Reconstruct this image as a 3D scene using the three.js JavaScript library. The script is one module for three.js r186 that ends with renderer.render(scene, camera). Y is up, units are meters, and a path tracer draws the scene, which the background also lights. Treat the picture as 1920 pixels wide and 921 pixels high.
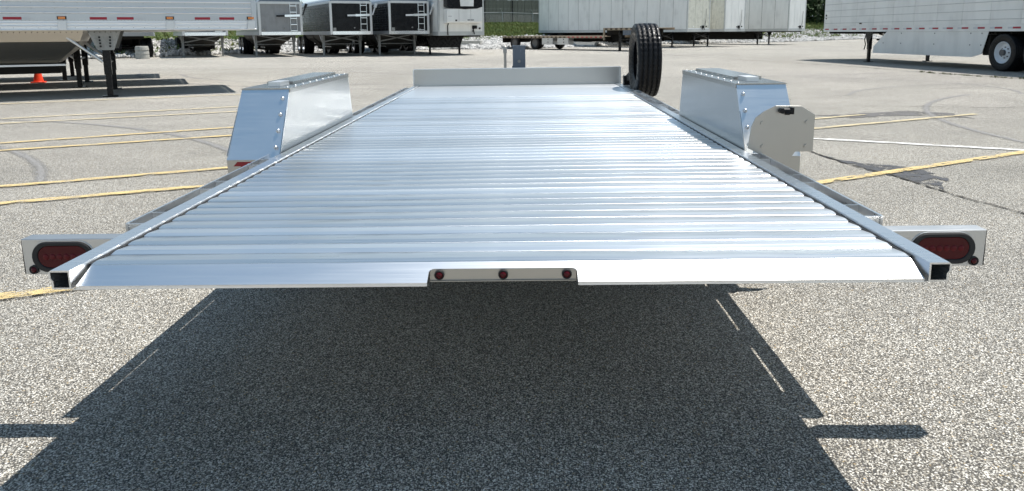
import * as THREE from 'three';
import { mergeGeometries } from 'three/addons/utils/BufferGeometryUtils.js';

// ---------------------------------------------------------------- camera, sky, sun, exposure
const scene = new THREE.Scene();
const camera = new THREE.PerspectiveCamera(2 * Math.atan(620 / 1378) * 180 / Math.PI, 1920 / 1240, 0.05, 2000);
camera.position.set(0.0734, 1.15, 1.7056);
camera.rotation.order = 'YXZ';
camera.rotation.set(-0.1726, 0.0161, -0.0075);
camera.setViewOffset(1920, 1240, -2, 318.8, 1920, 921);      // a cropped photograph: the lens axis is above its middle
camera.updateProjectionMatrix();

const SUN = new THREE.Vector3(0.34, 1, -0.19).normalize();
function makeSky() {
  const W = 1024, H = 512, d = new Float32Array(W * H * 4);
  for (let j = 0; j < H; j++) for (let i = 0; i < W; i++) {
    const el = ((j + 0.5) / H - 0.5) * Math.PI, az = ((i + 0.5) / W - 0.5) * 2 * Math.PI;
    const x = Math.cos(el) * Math.cos(az), z = Math.cos(el) * Math.sin(az), y = Math.sin(el);
    const s = Math.max(y, 0), t = Math.pow(1 - s, 2.9);
    const c = Math.max(-1, Math.min(1, x * SUN.x + y * SUN.y + z * SUN.z)), g = Math.acos(c);
    const glow = 0.50 * Math.exp(-g * 3.2) + 0.07 * (1 + c * c) / 2;
    const k = (j * W + i) * 4;
    d[k] = 0.052 + 0.53 * t + glow * 0.86;
    d[k + 1] = 0.140 + 0.55 * t + glow * 0.93;
    d[k + 2] = 0.265 + 0.47 * t + glow;
    d[k + 3] = 1;
  }
  const tx = new THREE.DataTexture(d, W, H, THREE.RGBAFormat, THREE.FloatType);
  tx.mapping = THREE.EquirectangularReflectionMapping; tx.magFilter = THREE.LinearFilter; tx.minFilter = THREE.LinearFilter;
  tx.colorSpace = THREE.LinearSRGBColorSpace; tx.needsUpdate = true;
  return tx;
}
const sky = makeSky();
scene.background = sky; scene.environment = sky;

const sun = new THREE.DirectionalLight(new THREE.Color().setRGB(1, 0.96, 0.90), 5);
sun.position.copy(SUN).multiplyScalar(80).add(new THREE.Vector3(0, 0, -25));
sun.target.position.set(0, 0, -25);
sun.castShadow = true; sun.shadow.mapSize.set(4096, 4096); sun.shadow.radius = 1;
Object.assign(sun.shadow.camera, { left: -60, right: 60, top: 60, bottom: -60, near: 1, far: 220 });
scene.add(sun, sun.target);

const renderer = new THREE.WebGLRenderer({ antialias: true });
renderer.toneMapping = THREE.LinearToneMapping;
renderer.toneMappingExposure = 1.32;
renderer.shadowMap.enabled = true;
renderer.setSize(1024, 491);

// ---------------------------------------------------------------- helpers
let seed = 12345;
const rnd = () => { seed = (seed * 1664525 + 1013904223) >>> 0; return seed / 4294967296; };
const rr = (a, b) => a + (b - a) * rnd();
const hash = (x, y, s = 0) => { let h = (x * 374761393 + y * 668265263 + s * 1442695041) | 0; h = Math.imul(h ^ (h >>> 13), 1274126177); h ^= h >>> 16; return (h >>> 0) / 4294967296; };
const sm = t => t * t * (3 - 2 * t);
function vnoise(x, y, s = 0, px = 0, py = 0) {
  const i = Math.floor(x), j = Math.floor(y), a = sm(x - i), b = sm(y - j);
  const w = (v, p) => p ? ((v % p) + p) % p : v;
  const i0 = w(i, px), i1 = w(i + 1, px), j0 = w(j, py), j1 = w(j + 1, py);
  return (hash(i0, j0, s) * (1 - a) + hash(i1, j0, s) * a) * (1 - b) + (hash(i0, j1, s) * (1 - a) + hash(i1, j1, s) * a) * b;
}
const fbm = (x, y, s = 0, o = 4) => { let v = 0, a = 0.5, n = 0; for (let k = 0; k < o; k++) { v += a * vnoise(x, y, s + k * 17); n += a; x *= 2.03; y *= 2.03; a *= 0.5; } return v / n; };
const pfbm = (x, y, s, p, o = 4) => { let v = 0, a = 0.5, n = 0; for (let k = 0; k < o; k++) { v += a * vnoise(x, y, s + k * 17, p, p); n += a; x *= 2; y *= 2; p *= 2; a *= 0.5; } return v / n; };

const used = {};
const numbered = n => { used[n] = (used[n] ?? -1) + 1; return used[n] ? `${n}_${String(used[n]).padStart(3, '0')}` : n; };
function thing(name, label, category, group) {
  const o = new THREE.Group(); o.name = numbered(name); o.userData = { label, category };
  if (group) o.userData.group = group;
  scene.add(o); return o;
}
function shadowy(m) { m.castShadow = true; m.receiveShadow = true; return m; }
function part(name, geos, mat, parent, label) {
  const m = shadowy(new THREE.Mesh(geos.isBufferGeometry ? geos : join(geos), mat));
  m.name = parent === scene ? numbered(name) : name; if (label) m.userData.label = label;
  parent.add(m); return m;
}
function struct(name, geo, mat) { const m = part(name, geo, mat, scene); m.userData.kind = 'structure'; return m; }
function boxUV(g) {                                                   // uv in metres by the way each face points
  if (g.index) g = g.toNonIndexed();
  for (const k of Object.keys(g.attributes)) if (k !== 'position' && k !== 'normal') g.deleteAttribute(k);
  if (!g.attributes.normal) g.computeVertexNormals();
  const p = g.attributes.position, n = p.count, uv = new Float32Array(n * 2);
  const a = new THREE.Vector3(), b = new THREE.Vector3(), c = new THREE.Vector3();
  for (let i = 0; i < n; i += 3) {
    a.fromBufferAttribute(p, i); b.fromBufferAttribute(p, i + 1); c.fromBufferAttribute(p, i + 2);
    const nn = b.clone().sub(a).cross(c.clone().sub(a)), X = Math.abs(nn.x), Y = Math.abs(nn.y), Z = Math.abs(nn.z);
    for (const [q, v] of [[0, a], [1, b], [2, c]]) {
      const [U, V] = Y >= X && Y >= Z ? [v.x, -v.z] : X >= Z ? [v.z, v.y] : [v.x, v.y];
      uv[(i + q) * 2] = U; uv[(i + q) * 2 + 1] = V;
    }
  }
  g.setAttribute('uv', new THREE.BufferAttribute(uv, 2)); g.clearGroups(); return g;
}
const join = list => { const l = list.flat(9).map(boxUV); return l.length === 1 ? l[0] : mergeGeometries(l); };
const M4 = new THREE.Matrix4();
function place(g, x = 0, y = 0, z = 0, rx = 0, ry = 0, rz = 0) {
  return g.applyMatrix4(M4.makeRotationFromEuler(new THREE.Euler(rx, ry, rz))).applyMatrix4(new THREE.Matrix4().makeTranslation(x, y, z));
}
const bx = (w, h, d, x = 0, y = 0, z = 0, rx = 0, ry = 0, rz = 0) => place(new THREE.BoxGeometry(w, h, d), x, y, z, rx, ry, rz);
const bb = (x0, x1, y0, y1, z0, z1) => bx(Math.abs(x1 - x0), Math.abs(y1 - y0), Math.abs(z1 - z0), (x0 + x1) / 2, (y0 + y1) / 2, (z0 + z1) / 2);
const cyl = (r0, r1, h, x = 0, y = 0, z = 0, rx = 0, rz = 0, n = 16) => place(new THREE.CylinderGeometry(r0, r1, h, n), x, y, z, rx, 0, rz);
function bar(a, b, w, h = w) {                                          // square bar between two points
  const A = new THREE.Vector3(...a), B = new THREE.Vector3(...b), L = A.distanceTo(B);
  const g = new THREE.BoxGeometry(w, h, L), q = new THREE.Object3D(); q.position.copy(A).lerp(B, 0.5); q.lookAt(B); q.updateMatrix();
  return g.applyMatrix4(q.matrix);
}
function rod(a, b, r, n = 10) {
  const A = new THREE.Vector3(...a), B = new THREE.Vector3(...b), g = new THREE.CylinderGeometry(r, r, A.distanceTo(B), n);
  g.applyMatrix4(new THREE.Matrix4().makeRotationFromQuaternion(new THREE.Quaternion().setFromUnitVectors(new THREE.Vector3(0, 1, 0), B.clone().sub(A).normalize())));
  return g.translate(...A.lerp(B, 0.5).toArray());
}
const shape = (pts, holes = []) => { const s = new THREE.Shape(pts.map(p => new THREE.Vector2(...p))); for (const h of holes) s.holes.push(new THREE.Path(h.map(p => new THREE.Vector2(...p)))); return s; };
const exZ = (s, z0, z1, bevel = 0) => new THREE.ExtrudeGeometry(s, { depth: z1 - z0 - 2 * bevel, bevelEnabled: bevel > 0, bevelThickness: bevel, bevelSize: bevel, bevelOffset: -bevel, bevelSegments: 1, curveSegments: 10 }).translate(0, 0, z0 + bevel);
const exX = (s, x0, x1) => exZ(s, x0, x1).applyMatrix4(new THREE.Matrix4().set(0, 0, 1, 0, 0, 1, 0, 0, -1, 0, 0, 0, 0, 0, 0, 1));   // outline (forward, up) swept along x
function slab(p, t) {                                                   // a sheet of thickness t behind the quad p (counter-clockwise from outside)
  const v = p.map(q => new THREE.Vector3(...q)), n = v[1].clone().sub(v[0]).cross(v[3].clone().sub(v[0])).normalize().multiplyScalar(-t);
  const w = v.map(q => q.clone().add(n)), o = [];
  const quad = (a, b, c, d) => o.push(...a.toArray(), ...b.toArray(), ...c.toArray(), ...a.toArray(), ...c.toArray(), ...d.toArray());
  quad(v[0], v[1], v[2], v[3]); quad(w[3], w[2], w[1], w[0]);
  for (let i = 0; i < 4; i++) { const j = (i + 1) % 4; quad(v[j], v[i], w[i], w[j]); }
  const g = new THREE.BufferGeometry(); g.setAttribute('position', new THREE.Float32BufferAttribute(o, 3)); g.computeVertexNormals(); return g;
}
function solid(faces) {                                                 // flat polygons
  const o = []; for (const f of faces) for (let i = 1; i < f.length - 1; i++) o.push(...f[0], ...f[i], ...f[i + 1]);
  const g = new THREE.BufferGeometry(); g.setAttribute('position', new THREE.Float32BufferAttribute(o, 3)); g.computeVertexNormals(); return g;
}
const circle = (cx, cy, r, n = 20) => Array.from({ length: n }, (_, i) => [cx + r * Math.cos(i / n * 2 * Math.PI), cy + r * Math.sin(i / n * 2 * Math.PI)]);
const stadium = (cx, cy, L, H, n = 12) => { const r = H / 2, a = (L - H) / 2, o = []; for (let i = 0; i <= n; i++) { const t = -Math.PI / 2 + Math.PI * i / n; o.push([cx + a + r * Math.cos(t), cy + r * Math.sin(t)]); } for (let i = 0; i <= n; i++) { const t = Math.PI / 2 + Math.PI * i / n; o.push([cx - a + r * Math.cos(t), cy + r * Math.sin(t)]); } return o; };

function dataTex(W, H, fn, srgb, rep) {
  const d = new Uint8Array(W * H * 4);
  for (let j = 0; j < H; j++) for (let i = 0; i < W; i++) { const c = fn(i, j), k = (j * W + i) * 4; d[k] = c[0]; d[k + 1] = c[1]; d[k + 2] = c[2]; d[k + 3] = c[3] ?? 255; }
  const t = new THREE.DataTexture(d, W, H, THREE.RGBAFormat); t.wrapS = t.wrapT = THREE.RepeatWrapping;
  t.magFilter = THREE.LinearFilter; t.minFilter = THREE.LinearMipmapLinearFilter; t.generateMipmaps = true;
  if (srgb) t.colorSpace = THREE.SRGBColorSpace; if (rep) t.repeat.set(...rep); t.needsUpdate = true; return t;
}
const rep = (t, a, b) => { const c = t.clone(); c.repeat.set(a, b); c.needsUpdate = true; return c; };
const lin = (r, g, b) => new THREE.Color().setRGB(r, g, b);
const std = (c, rough, metal = 0, extra = {}) => new THREE.MeshStandardMaterial({ color: lin(...c), roughness: rough, metalness: metal, side: THREE.DoubleSide, ...extra });
const phy = (c, rough, metal = 0, extra = {}) => new THREE.MeshPhysicalMaterial({ color: lin(...c), roughness: rough, metalness: metal, side: THREE.DoubleSide, ...extra });

// ---------------------------------------------------------------- textures
// exposed aggregate: stone chips of about 8 mm in dark binder, 2.6 m a tile
const TILE = 2.6, TN = 2048, CELLS = 470;
function aggregate() {
  const col = new Uint8Array(TN * TN * 4), bmp = new Uint8Array(TN * TN * 4), cs = TN / CELLS;
  const px = new Float32Array(CELLS * CELLS), py = new Float32Array(CELLS * CELLS), pr = new Float32Array(CELLS * CELLS), pa = new Float32Array(CELLS * CELLS), pc = new Float32Array(CELLS * CELLS * 3);
  for (let j = 0; j < CELLS; j++) for (let i = 0; i < CELLS; i++) {
    const k = j * CELLS + i; px[k] = (i + 0.12 + 0.76 * hash(i, j, 1)) * cs; py[k] = (j + 0.12 + 0.76 * hash(i, j, 2)) * cs;
    pr[k] = cs * (0.34 + 0.42 * hash(i, j, 3)); pa[k] = hash(i, j, 4) * Math.PI;
    const t = hash(i, j, 5), v = 0.86 + 0.34 * hash(i, j, 6);
    const c = t < 0.40 ? [208, 204, 197] : t < 0.64 ? [184, 179, 170] : t < 0.80 ? [156, 149, 138] : t < 0.93 ? [114, 111, 107] : t < 0.985 ? [72, 72, 74] : [180, 158, 122];
    for (let q = 0; q < 3; q++) pc[k * 3 + q] = Math.min(245, c[q] * v);
  }
  for (let y = 0; y < TN; y++) for (let x = 0; x < TN; x++) {
    const ci = Math.floor(x / cs), cj = Math.floor(y / cs); let best = 9, bk = 0;
    for (let b = -1; b <= 1; b++) for (let a = -1; a <= 1; a++) {
      const I = (ci + a + CELLS) % CELLS, J = (cj + b + CELLS) % CELLS, k = J * CELLS + I;
      let dx = x - px[k], dy = y - py[k]; if (dx > TN / 2) dx -= TN; if (dx < -TN / 2) dx += TN; if (dy > TN / 2) dy -= TN; if (dy < -TN / 2) dy += TN;
      const ca = Math.cos(pa[k]), sa = Math.sin(pa[k]), u = (dx * ca + dy * sa), v = (-dx * sa + dy * ca) * 1.45;
      const q = Math.max(Math.abs(u) * 0.92 + Math.abs(v) * 0.35, Math.hypot(u, v)) / pr[k]; if (q < best) { best = q; bk = k; }
    }
    const g = 0.82 + 0.36 * hash(x, y, 9), K = (y * TN + x) * 4;
    const f = best < 0.86 ? 1 : best > 1.08 ? 0 : (1.08 - best) / 0.22;
    const bind = [82 * g, 79 * g, 73 * g];
    for (let q = 0; q < 3; q++) col[K + q] = Math.min(255, bind[q] * (1 - f) + pc[bk * 3 + q] * g * f);
    const h = f * (140 + 90 * (1 - best * best) * (0.4 + 0.6 * hash(bk, 3, 8))) + 20 * hash(x, y, 11);
    bmp[K] = bmp[K + 1] = bmp[K + 2] = Math.max(0, Math.min(255, h)); col[K + 3] = bmp[K + 3] = 255;
  }
  const mk = (d, s) => { const t = new THREE.DataTexture(d, TN, TN, THREE.RGBAFormat); t.wrapS = t.wrapT = THREE.RepeatWrapping; t.magFilter = THREE.LinearFilter; t.minFilter = THREE.LinearMipmapLinearFilter; t.generateMipmaps = true; t.anisotropy = 8; if (s) t.colorSpace = THREE.SRGBColorSpace; t.needsUpdate = true; return t; };
  return [mk(col, true), mk(bmp, false)];
}
const [aggCol, aggBump] = aggregate();
// brushed metal: fine lines along u, with broad blotches; value in all channels
const brushed = dataTex(1024, 1024, (i, j) => {
  const line = 0.55 * vnoise(i / 90, j, 31, 0, 1024) + 0.3 * vnoise(i / 260, j / 2, 32, 0, 512) + 0.15 * hash(i, j, 33);
  const blot = pfbm(i / 128, j / 128, 34, 8, 4);
  const v = 255 * Math.max(0, Math.min(1, 0.50 + 0.30 * line + 0.10 * (blot - 0.5))); return [v, v, v];
}, false);
const fineBrush = dataTex(512, 512, (i, j) => { const v = 255 * (0.62 + 0.14 * vnoise(i / 40, j, 37, 0, 512) + 0.08 * (pfbm(i / 64, j / 64, 38, 8, 3) - 0.5)); return [v, v, v]; }, false);   // even mill finish
const smudge = dataTex(1024, 1024, (i, j) => {                           // handling marks and faint streaks on mill aluminium
  const s = pfbm(i / 170, j / 43, 41, 6, 4), f = pfbm(i / 32, j / 32, 47, 32, 3), l = vnoise(i / 120, j / 1.5, 45, 0, 0);
  const st = Math.max(0, s - 0.60) * 1.1, v = 255 * Math.max(0.7, Math.min(1, 0.985 - st * f * 0.9 - 0.03 * l)); return [v, v * 0.995, v * 0.985];
}, true);
const grime = dataTex(1024, 1024, (i, j) => {                            // dirt on painted sheet: runs down along v, blotches
  const s = pfbm(i / 64, j / 256, 61, 16, 4), f = pfbm(i / 128, j / 128, 63, 8, 5), sp = hash(i, j, 66) < 0.0015 ? 0.3 : 0;
  const v = Math.max(0.35, Math.min(1, 1.02 - 0.22 * Math.max(0, s - 0.45) - 0.35 * Math.max(0, f - 0.55) - sp)); return [255 * v, 252 * v, 244 * v];
}, true);
const filmDirt = dataTex(512, 512, (i, j) => {                            // faint road film on clean painted sheet
  const s = pfbm(i / 32, j / 128, 81, 16, 4), f = pfbm(i / 64, j / 64, 83, 8, 4);
  const v = Math.max(0.7, Math.min(1, 1.0 - 0.12 * Math.max(0, s - 0.45) - 0.14 * Math.max(0, f - 0.5))); return [255 * v, 254 * v, 250 * v];
}, true);
const blotch = dataTex(512, 512, (i, j) => { const v = 255 * pfbm(i / 64, j / 64, 71, 8, 5); return [v, v, v]; }, false);

// ---------------------------------------------------------------- materials
const alu = (c, rough, aniso, rot, ru, rv, extra = {}) => phy(c, rough, 1, { roughnessMap: rep(brushed, ru, rv), bumpMap: rep(brushed, ru, rv), bumpScale: 0.00006, anisotropy: aniso, anisotropyRotation: rot, ...extra });
const M = {
  deck: alu([0.90, 0.92, 0.94], 0.44, 0.3, Math.PI / 2, 0.55, 1.6, { bumpMap: null, roughnessMap: rep(fineBrush, 0.5, 0.9), map: rep(smudge, 0.37, 0.61) }),
  deck2: alu([0.86, 0.89, 0.92], 0.43, 0.3, Math.PI / 2, 0.43, 2.1, { bumpMap: null, roughnessMap: rep(fineBrush, 0.5, 0.9), map: rep(smudge, 0.53, 0.47) }),
  deck3: alu([0.92, 0.94, 0.955], 0.46, 0.3, Math.PI / 2, 0.61, 1.3, { bumpMap: null, roughnessMap: rep(fineBrush, 0.5, 0.9) }),
  lip: alu([0.92, 0.93, 0.94], 0.60, 0.5, Math.PI / 2, 0.5, 2.0),
  rail: alu([0.84, 0.855, 0.87], 0.46, 0.4, 0, 2.0, 0.4),
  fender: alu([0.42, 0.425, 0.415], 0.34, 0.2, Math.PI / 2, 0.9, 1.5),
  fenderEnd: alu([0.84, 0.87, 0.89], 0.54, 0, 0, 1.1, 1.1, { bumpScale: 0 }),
  plate: alu([0.50, 0.485, 0.455], 0.60, 0, 0, 2.1, 2.3),
  boxAlu: alu([0.62, 0.625, 0.625], 0.60, 0, 0, 1.5, 1.5),
  dullAlu: alu([0.74, 0.75, 0.76], 0.66, 0, 0, 0.7, 0.9),
  hopperSide: alu([0.58, 0.60, 0.62], 0.56, 0.3, Math.PI / 2, 0.2, 1.4),
  hopperRibLit: alu([0.92, 0.925, 0.93], 0.70, 0, 0, 0.4, 1.4),  // paler than the panels: sun caught on the ribs is put into the colour
  hopperTub: alu([0.52, 0.49, 0.44], 0.62, 0.2, 0, 0.3, 0.7),
  shadedTub: std([0.10, 0.095, 0.085], 0.6, 0.4),  // tubs of the far row: deep shade under the trailers painted into the colour
  polished: phy([0.88, 0.89, 0.90], 0.18, 1, { roughnessMap: rep(brushed, 0.6, 1.3) }),
  bolt: phy([0.62, 0.63, 0.64], 0.34, 1),
  steelGrey: std([0.30, 0.31, 0.32], 0.55, 0, { roughnessMap: rep(blotch, 2, 2), map: rep(grime, 0.7, 0.7) }),
  greyFront: std([0.30, 0.31, 0.325], 0.5, 0.2, { map: rep(filmDirt, 0.6, 0.5) }),
  jackGrey: phy([0.105, 0.135, 0.18], 0.42, 0, { clearcoat: 0.3, clearcoatRoughness: 0.4, roughnessMap: rep(blotch, 3, 3) }),
  zinc: phy([0.45, 0.43, 0.40], 0.5, 0.8),
  blackSteel: phy([0.009, 0.009, 0.010], 0.6, 0, { specularIntensity: 0.5, roughnessMap: rep(blotch, 1.5, 1.5) }),
  blackPaint: phy([0.0045, 0.005, 0.007], 0.42, 0, { specularIntensity: 0.5, roughnessMap: rep(blotch, 0.7, 0.7) }),
  darkFrame: phy([0.018, 0.017, 0.016], 0.85, 0, { specularIntensity: 0.3, map: rep(grime, 0.6, 0.6) }),
  rubber: phy([0.010, 0.010, 0.011], 0.85, 0, { specularIntensity: 0.45, roughnessMap: rep(blotch, 5, 5), bumpMap: rep(blotch, 9, 9), bumpScale: 0.0008 }),
  grommet: std([0.012, 0.012, 0.013], 0.6),
  redLens: phy([0.075, 0.003, 0.006], 0.16, 0, { specularIntensity: 0.6 }),
  ledRed: phy([0.11, 0.004, 0.008], 0.22, 0, { specularIntensity: 0.5 }),
  amber: phy([0.75, 0.22, 0.02], 0.25, 0, { clearcoat: 1, clearcoatRoughness: 0.1 }),
  redTape: std([0.36, 0.012, 0.03], 0.4), whiteTape: std([0.56, 0.58, 0.60], 0.35),
  decalRed: std([0.34, 0.012, 0.016], 0.45), decalWhite: std([0.75, 0.74, 0.72], 0.5),
  white: phy([0.78, 0.79, 0.79], 0.38, 0, { clearcoat: 0.3, clearcoatRoughness: 0.3, map: rep(filmDirt, 0.23, 0.21) }),
  whiteClean: phy([0.82, 0.83, 0.83], 0.32, 0, { clearcoat: 0.4, clearcoatRoughness: 0.2, map: rep(filmDirt, 0.17, 0.13) }),
  whiteDirty: phy([0.66, 0.67, 0.62], 0.5, 0, { map: rep(grime, 0.9, 0.5), roughnessMap: rep(blotch, 0.4, 0.4) }),
  vanRail: std([0.52, 0.54, 0.55], 0.5, 0.3, { map: rep(filmDirt, 0.5, 0.5) }),
  wheelWhite: std([0.74, 0.76, 0.78], 0.4), wheelAlu: phy([0.75, 0.76, 0.77], 0.35, 1),
  hub: std([0.12, 0.12, 0.12], 0.5, 0.5),
  tubBeige: std([0.36, 0.34, 0.31], 0.65), toolBox: std([0.55, 0.56, 0.56], 0.4, 0.6),
  wood: std([0.36, 0.30, 0.24], 0.85, 0, { map: rep(grime, 2, 0.3) }),
  concrete: std([0.40, 0.405, 0.40], 0.9, 0, { map: rep(grime, 1.7, 1.1), bumpMap: rep(blotch, 2, 2), bumpScale: 0.006 }),
  coneRed: std([0.85, 0.055, 0.012], 0.5),
  slatGrey: std([0.115, 0.12, 0.125], 0.75, 0, { map: rep(grime, 0.6, 0.25) }), slatTan: std([0.19, 0.185, 0.17], 0.75, 0, { map: rep(grime, 0.7, 0.3) }),
  galv: std([0.42, 0.43, 0.44], 0.5, 0.7),
  bark: std([0.07, 0.055, 0.04], 0.95),
};

// ---------------------------------------------------------------- ground
function groundSheet() {
  const xs = [], zs = [];
  const span = (list, a, b, st) => { for (let v = a; v < b - 1e-6; v += st) list.push(v); };
  span(xs, -700, -100, 60); span(xs, -100, -30, 7); span(xs, -30, -9, 0.5); span(xs, -9, 9, 0.14); span(xs, 9, 40, 0.6); span(xs, 40, 100, 6); span(xs, 100, 701, 60);
  span(zs, -900, -110, 60); span(zs, -110, -56, 3); span(zs, -56, -14, 0.45); span(zs, -14, 3, 0.14); span(zs, 3, 12, 0.6); span(zs, 12, 60, 6); span(zs, 60, 261, 50);
  const nx = xs.length, nz = zs.length, pos = new Float32Array(nx * nz * 3), uv = new Float32Array(nx * nz * 2), col = new Float32Array(nx * nz * 3), nor = new Float32Array(nx * nz * 3);
  for (let j = 0; j < nz; j++) for (let i = 0; i < nx; i++) {
    const k = j * nx + i, x = xs[i], z = zs[j]; pos.set([x, 0, z], k * 3); nor.set([0, 1, 0], k * 3); uv.set([x / TILE, -z / TILE], k * 2);
    // worn wheel paths, patches and dusty areas of the lot
    const big = fbm(x / 7, z / 7, 101), mid = fbm(x / 1.7, z / 1.7, 111), fine = fbm(x / 0.5, z / 0.5, 121, 3);
    const c = Math.cos(0.5), s = Math.sin(0.5), u = x * c - z * s, w = x * s + z * c;
    const track = fbm(u / 6, w / 0.55, 131, 3), sweep = fbm((x + z * 0.25) / 14, z / 1.1, 141, 3);
    let v = 1.0 + 0.40 * (big - 0.5) + 0.30 * (mid - 0.5) + 0.22 * (fine - 0.5) - 0.30 * Math.max(0, track - 0.58) - 0.45 * Math.max(0, sweep - 0.6);
    v = Math.max(0.5, Math.min(1.3, v));
    const dust = fbm(x / 9 + 5, z / 9, 151);
    col.set([v * 1.06, v * (1.05 + 0.01 * dust), v * (1.035 - 0.04 * (dust - 0.5))], k * 3);
  }
  const ix = [];
  for (let j = 0; j < nz - 1; j++) for (let i = 0; i < nx - 1; i++) { const a = j * nx + i, b = a + 1, c = a + nx, d = c + 1; ix.push(a, c, b, b, c, d); }
  const g = new THREE.BufferGeometry();
  g.setAttribute('position', new THREE.BufferAttribute(pos, 3)); g.setAttribute('normal', new THREE.BufferAttribute(nor, 3)); g.setAttribute('uv', new THREE.BufferAttribute(uv, 2)); g.setAttribute('color', new THREE.BufferAttribute(col, 3)); g.setIndex(ix);
  return g;
}
{
  const m = new THREE.MeshPhysicalMaterial({ map: aggCol, bumpMap: aggBump, bumpScale: 0.004, roughness: 0.93, vertexColors: true, side: THREE.DoubleSide, sheen: 0.45, sheenRoughness: 0.6, sheenColor: lin(0.9, 0.86, 0.78) });
  const o = struct('asphalt_lot', groundSheet(), m); o.castShadow = false;
}
// flat worn marks on the ground: a strip along points (x, Zforward) with ragged, patchy paint
const paintAlpha = dataTex(1024, 256, (i, j) => {
  const e = Math.min(j, 255 - j) / 128, n = pfbm(i / 16, j / 16, 201, 64, 3), m = pfbm(i / 64, j / 64, 207, 16, 3), h = hash(i >> 1, j >> 1, 211);
  const v = Math.min(1, e * 12) - 0.25 * (1 - Math.min(1, e * 4)) * n - Math.max(0, n - 0.46) * 2.6 - Math.max(0, m - 0.44) * 2.6 - (h < 0.24 ? 0.6 : 0);
  const a = v > 0.25 ? 255 : 0; return [a, a, a];
}, false);
function strip(name, pts, w, mat, y, jag = 0) {
  const o = [], uv = []; let L = rr(0, 3);
  const q = pts.map((p, i) => {
    const a = pts[Math.max(0, i - 1)], b = pts[Math.min(pts.length - 1, i + 1)], dx = b[0] - a[0], dz = b[1] - a[1], l = Math.hypot(dx, dz), ww = (w / 2) * (1 + jag * (rnd() - 0.5));
    if (i) L += Math.hypot(p[0] - a[0], p[1] - a[1]);
    return [[p[0] - dz / l * ww, y, -(p[1] + dx / l * ww)], [p[0] + dz / l * ww, y, -(p[1] - dx / l * ww)], L];
  });
  for (let i = 0; i < q.length - 1; i++) { const [a, b, s] = q[i], [c, d, t] = q[i + 1]; o.push(...a, ...b, ...d, ...a, ...d, ...c); uv.push(s, 0, s, 1, t, 1, s, 0, t, 1, t, 0); }
  const g = new THREE.BufferGeometry(); g.setAttribute('position', new THREE.Float32BufferAttribute(o, 3)); g.setAttribute('uv', new THREE.Float32BufferAttribute(uv, 2)); g.computeVertexNormals();
  const m = struct(name, g, mat); m.castShadow = false; return m;
}
const paint = (c, r) => std(c, 0.75, 0, { alphaMap: rep(paintAlpha, r, 1), alphaTest: 0.5, bumpMap: rep(aggBump, 0.4, 0.04), bumpScale: 0.002 });
const yellowPaint = paint([0.62, 0.47, 0.21], 0.55), yellowFaded = paint([0.58, 0.49, 0.30], 0.41), whitePaint = paint([0.74, 0.74, 0.72], 0.47);
const seg = (a, b, n = 12) => Array.from({ length: n + 1 }, (_, i) => [a[0] + (b[0] - a[0]) * i / n, a[1] + (b[1] - a[1]) * i / n]);
const ext = (a, b, k0, k1) => seg([a[0] - (b[0] - a[0]) * k0, a[1] - (b[1] - a[1]) * k0], [b[0] + (b[0] - a[0]) * k1, b[1] + (b[1] - a[1]) * k1], 20);
for (const [a, b, k0, k1, w, m] of [
  [[-3.974, 3.783], [-2.539, 4.533], 0.8, 0.15, 0.10, yellowPaint], [[-3.564, 3.206], [-2.428, 3.752], 0.8, 0.05, 0.10, yellowPaint],
  [[-5.616, 6.094], [-3.631, 7.313], 0.8, 0.4, 0.10, yellowPaint], [[-5.247, 5.575], [-3.34, 6.589], 0.8, 0.3, 0.10, yellowPaint],
  [[-7.294, 8.456], [-4.684, 9.937], 0.8, 0.6, 0.10, yellowFaded], [[-6.892, 7.89], [-4.391, 9.207], 0.8, 0.6, 0.10, yellowFaded],
  [[-8.906, 10.726], [-5.856, 12.221], 0.8, 0.4, 0.10, yellowFaded], [[-2.264, 1.377], [-1.93, 1.53], 3.5, 0.2, 0.10, yellowPaint],
  [[2.0, 3.63], [4.759, 5.172], 0.0, 1.6, 0.10, yellowPaint], [[3.3, 6.85], [6.228, 8.365], 0.1, 0.0, 0.10, yellowFaded], [[3.886, 7.917], [4.718, 8.377], 0.6, 0.0, 0.09, yellowFaded]])
  strip('parking_line', ext(a, b, k0, k1), w, m, 0.012);
strip('white_line', ext([3.195, 6.138], [4.841, 5.295], 0.15, 1.8), 0.11, whitePaint, 0.009);
// tar patches and an open joint with dirt in it
const patchAlpha = dataTex(512, 512, (i, j) => { const n = pfbm(i / 64, j / 64, 231, 8, 5), h = hash(i, j, 233); const a = n + 0.2 * (h - 0.5) > 0.40 ? 255 : 0; return [a, a, a]; }, false);
const tar = std([0.085, 0.088, 0.095], 0.9, 0, { alphaMap: rep(patchAlpha, 1.3, 1.3), alphaTest: 0.5, bumpMap: rep(aggBump, 0.5, 0.5), bumpScale: 0.003 });
const oldTar = std([0.15, 0.145, 0.14], 0.9, 0, { alphaMap: rep(patchAlpha, 0.9, 0.9), alphaTest: 0.5, bumpMap: rep(aggBump, 0.5, 0.5), bumpScale: 0.003 });
function patch(name, pts, mat, y) {
  const out = []; pts.forEach((p, i) => { const q = pts[(i + 1) % pts.length]; for (let k = 0; k < 6; k++) { const t = k / 6; out.push([p[0] + (q[0] - p[0]) * t + rr(-0.03, 0.03), p[1] + (q[1] - p[1]) * t + rr(-0.03, 0.03)]); } });
  const g = new THREE.ShapeGeometry(shape(out)).applyMatrix4(new THREE.Matrix4().set(1, 0, 0, 0, 0, 0, 0, y, 0, -1, 0, 0, 0, 0, 0, 1));
  g.deleteAttribute('normal'); const m = struct(name, boxUV(g), mat); m.castShadow = false;
}
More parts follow.
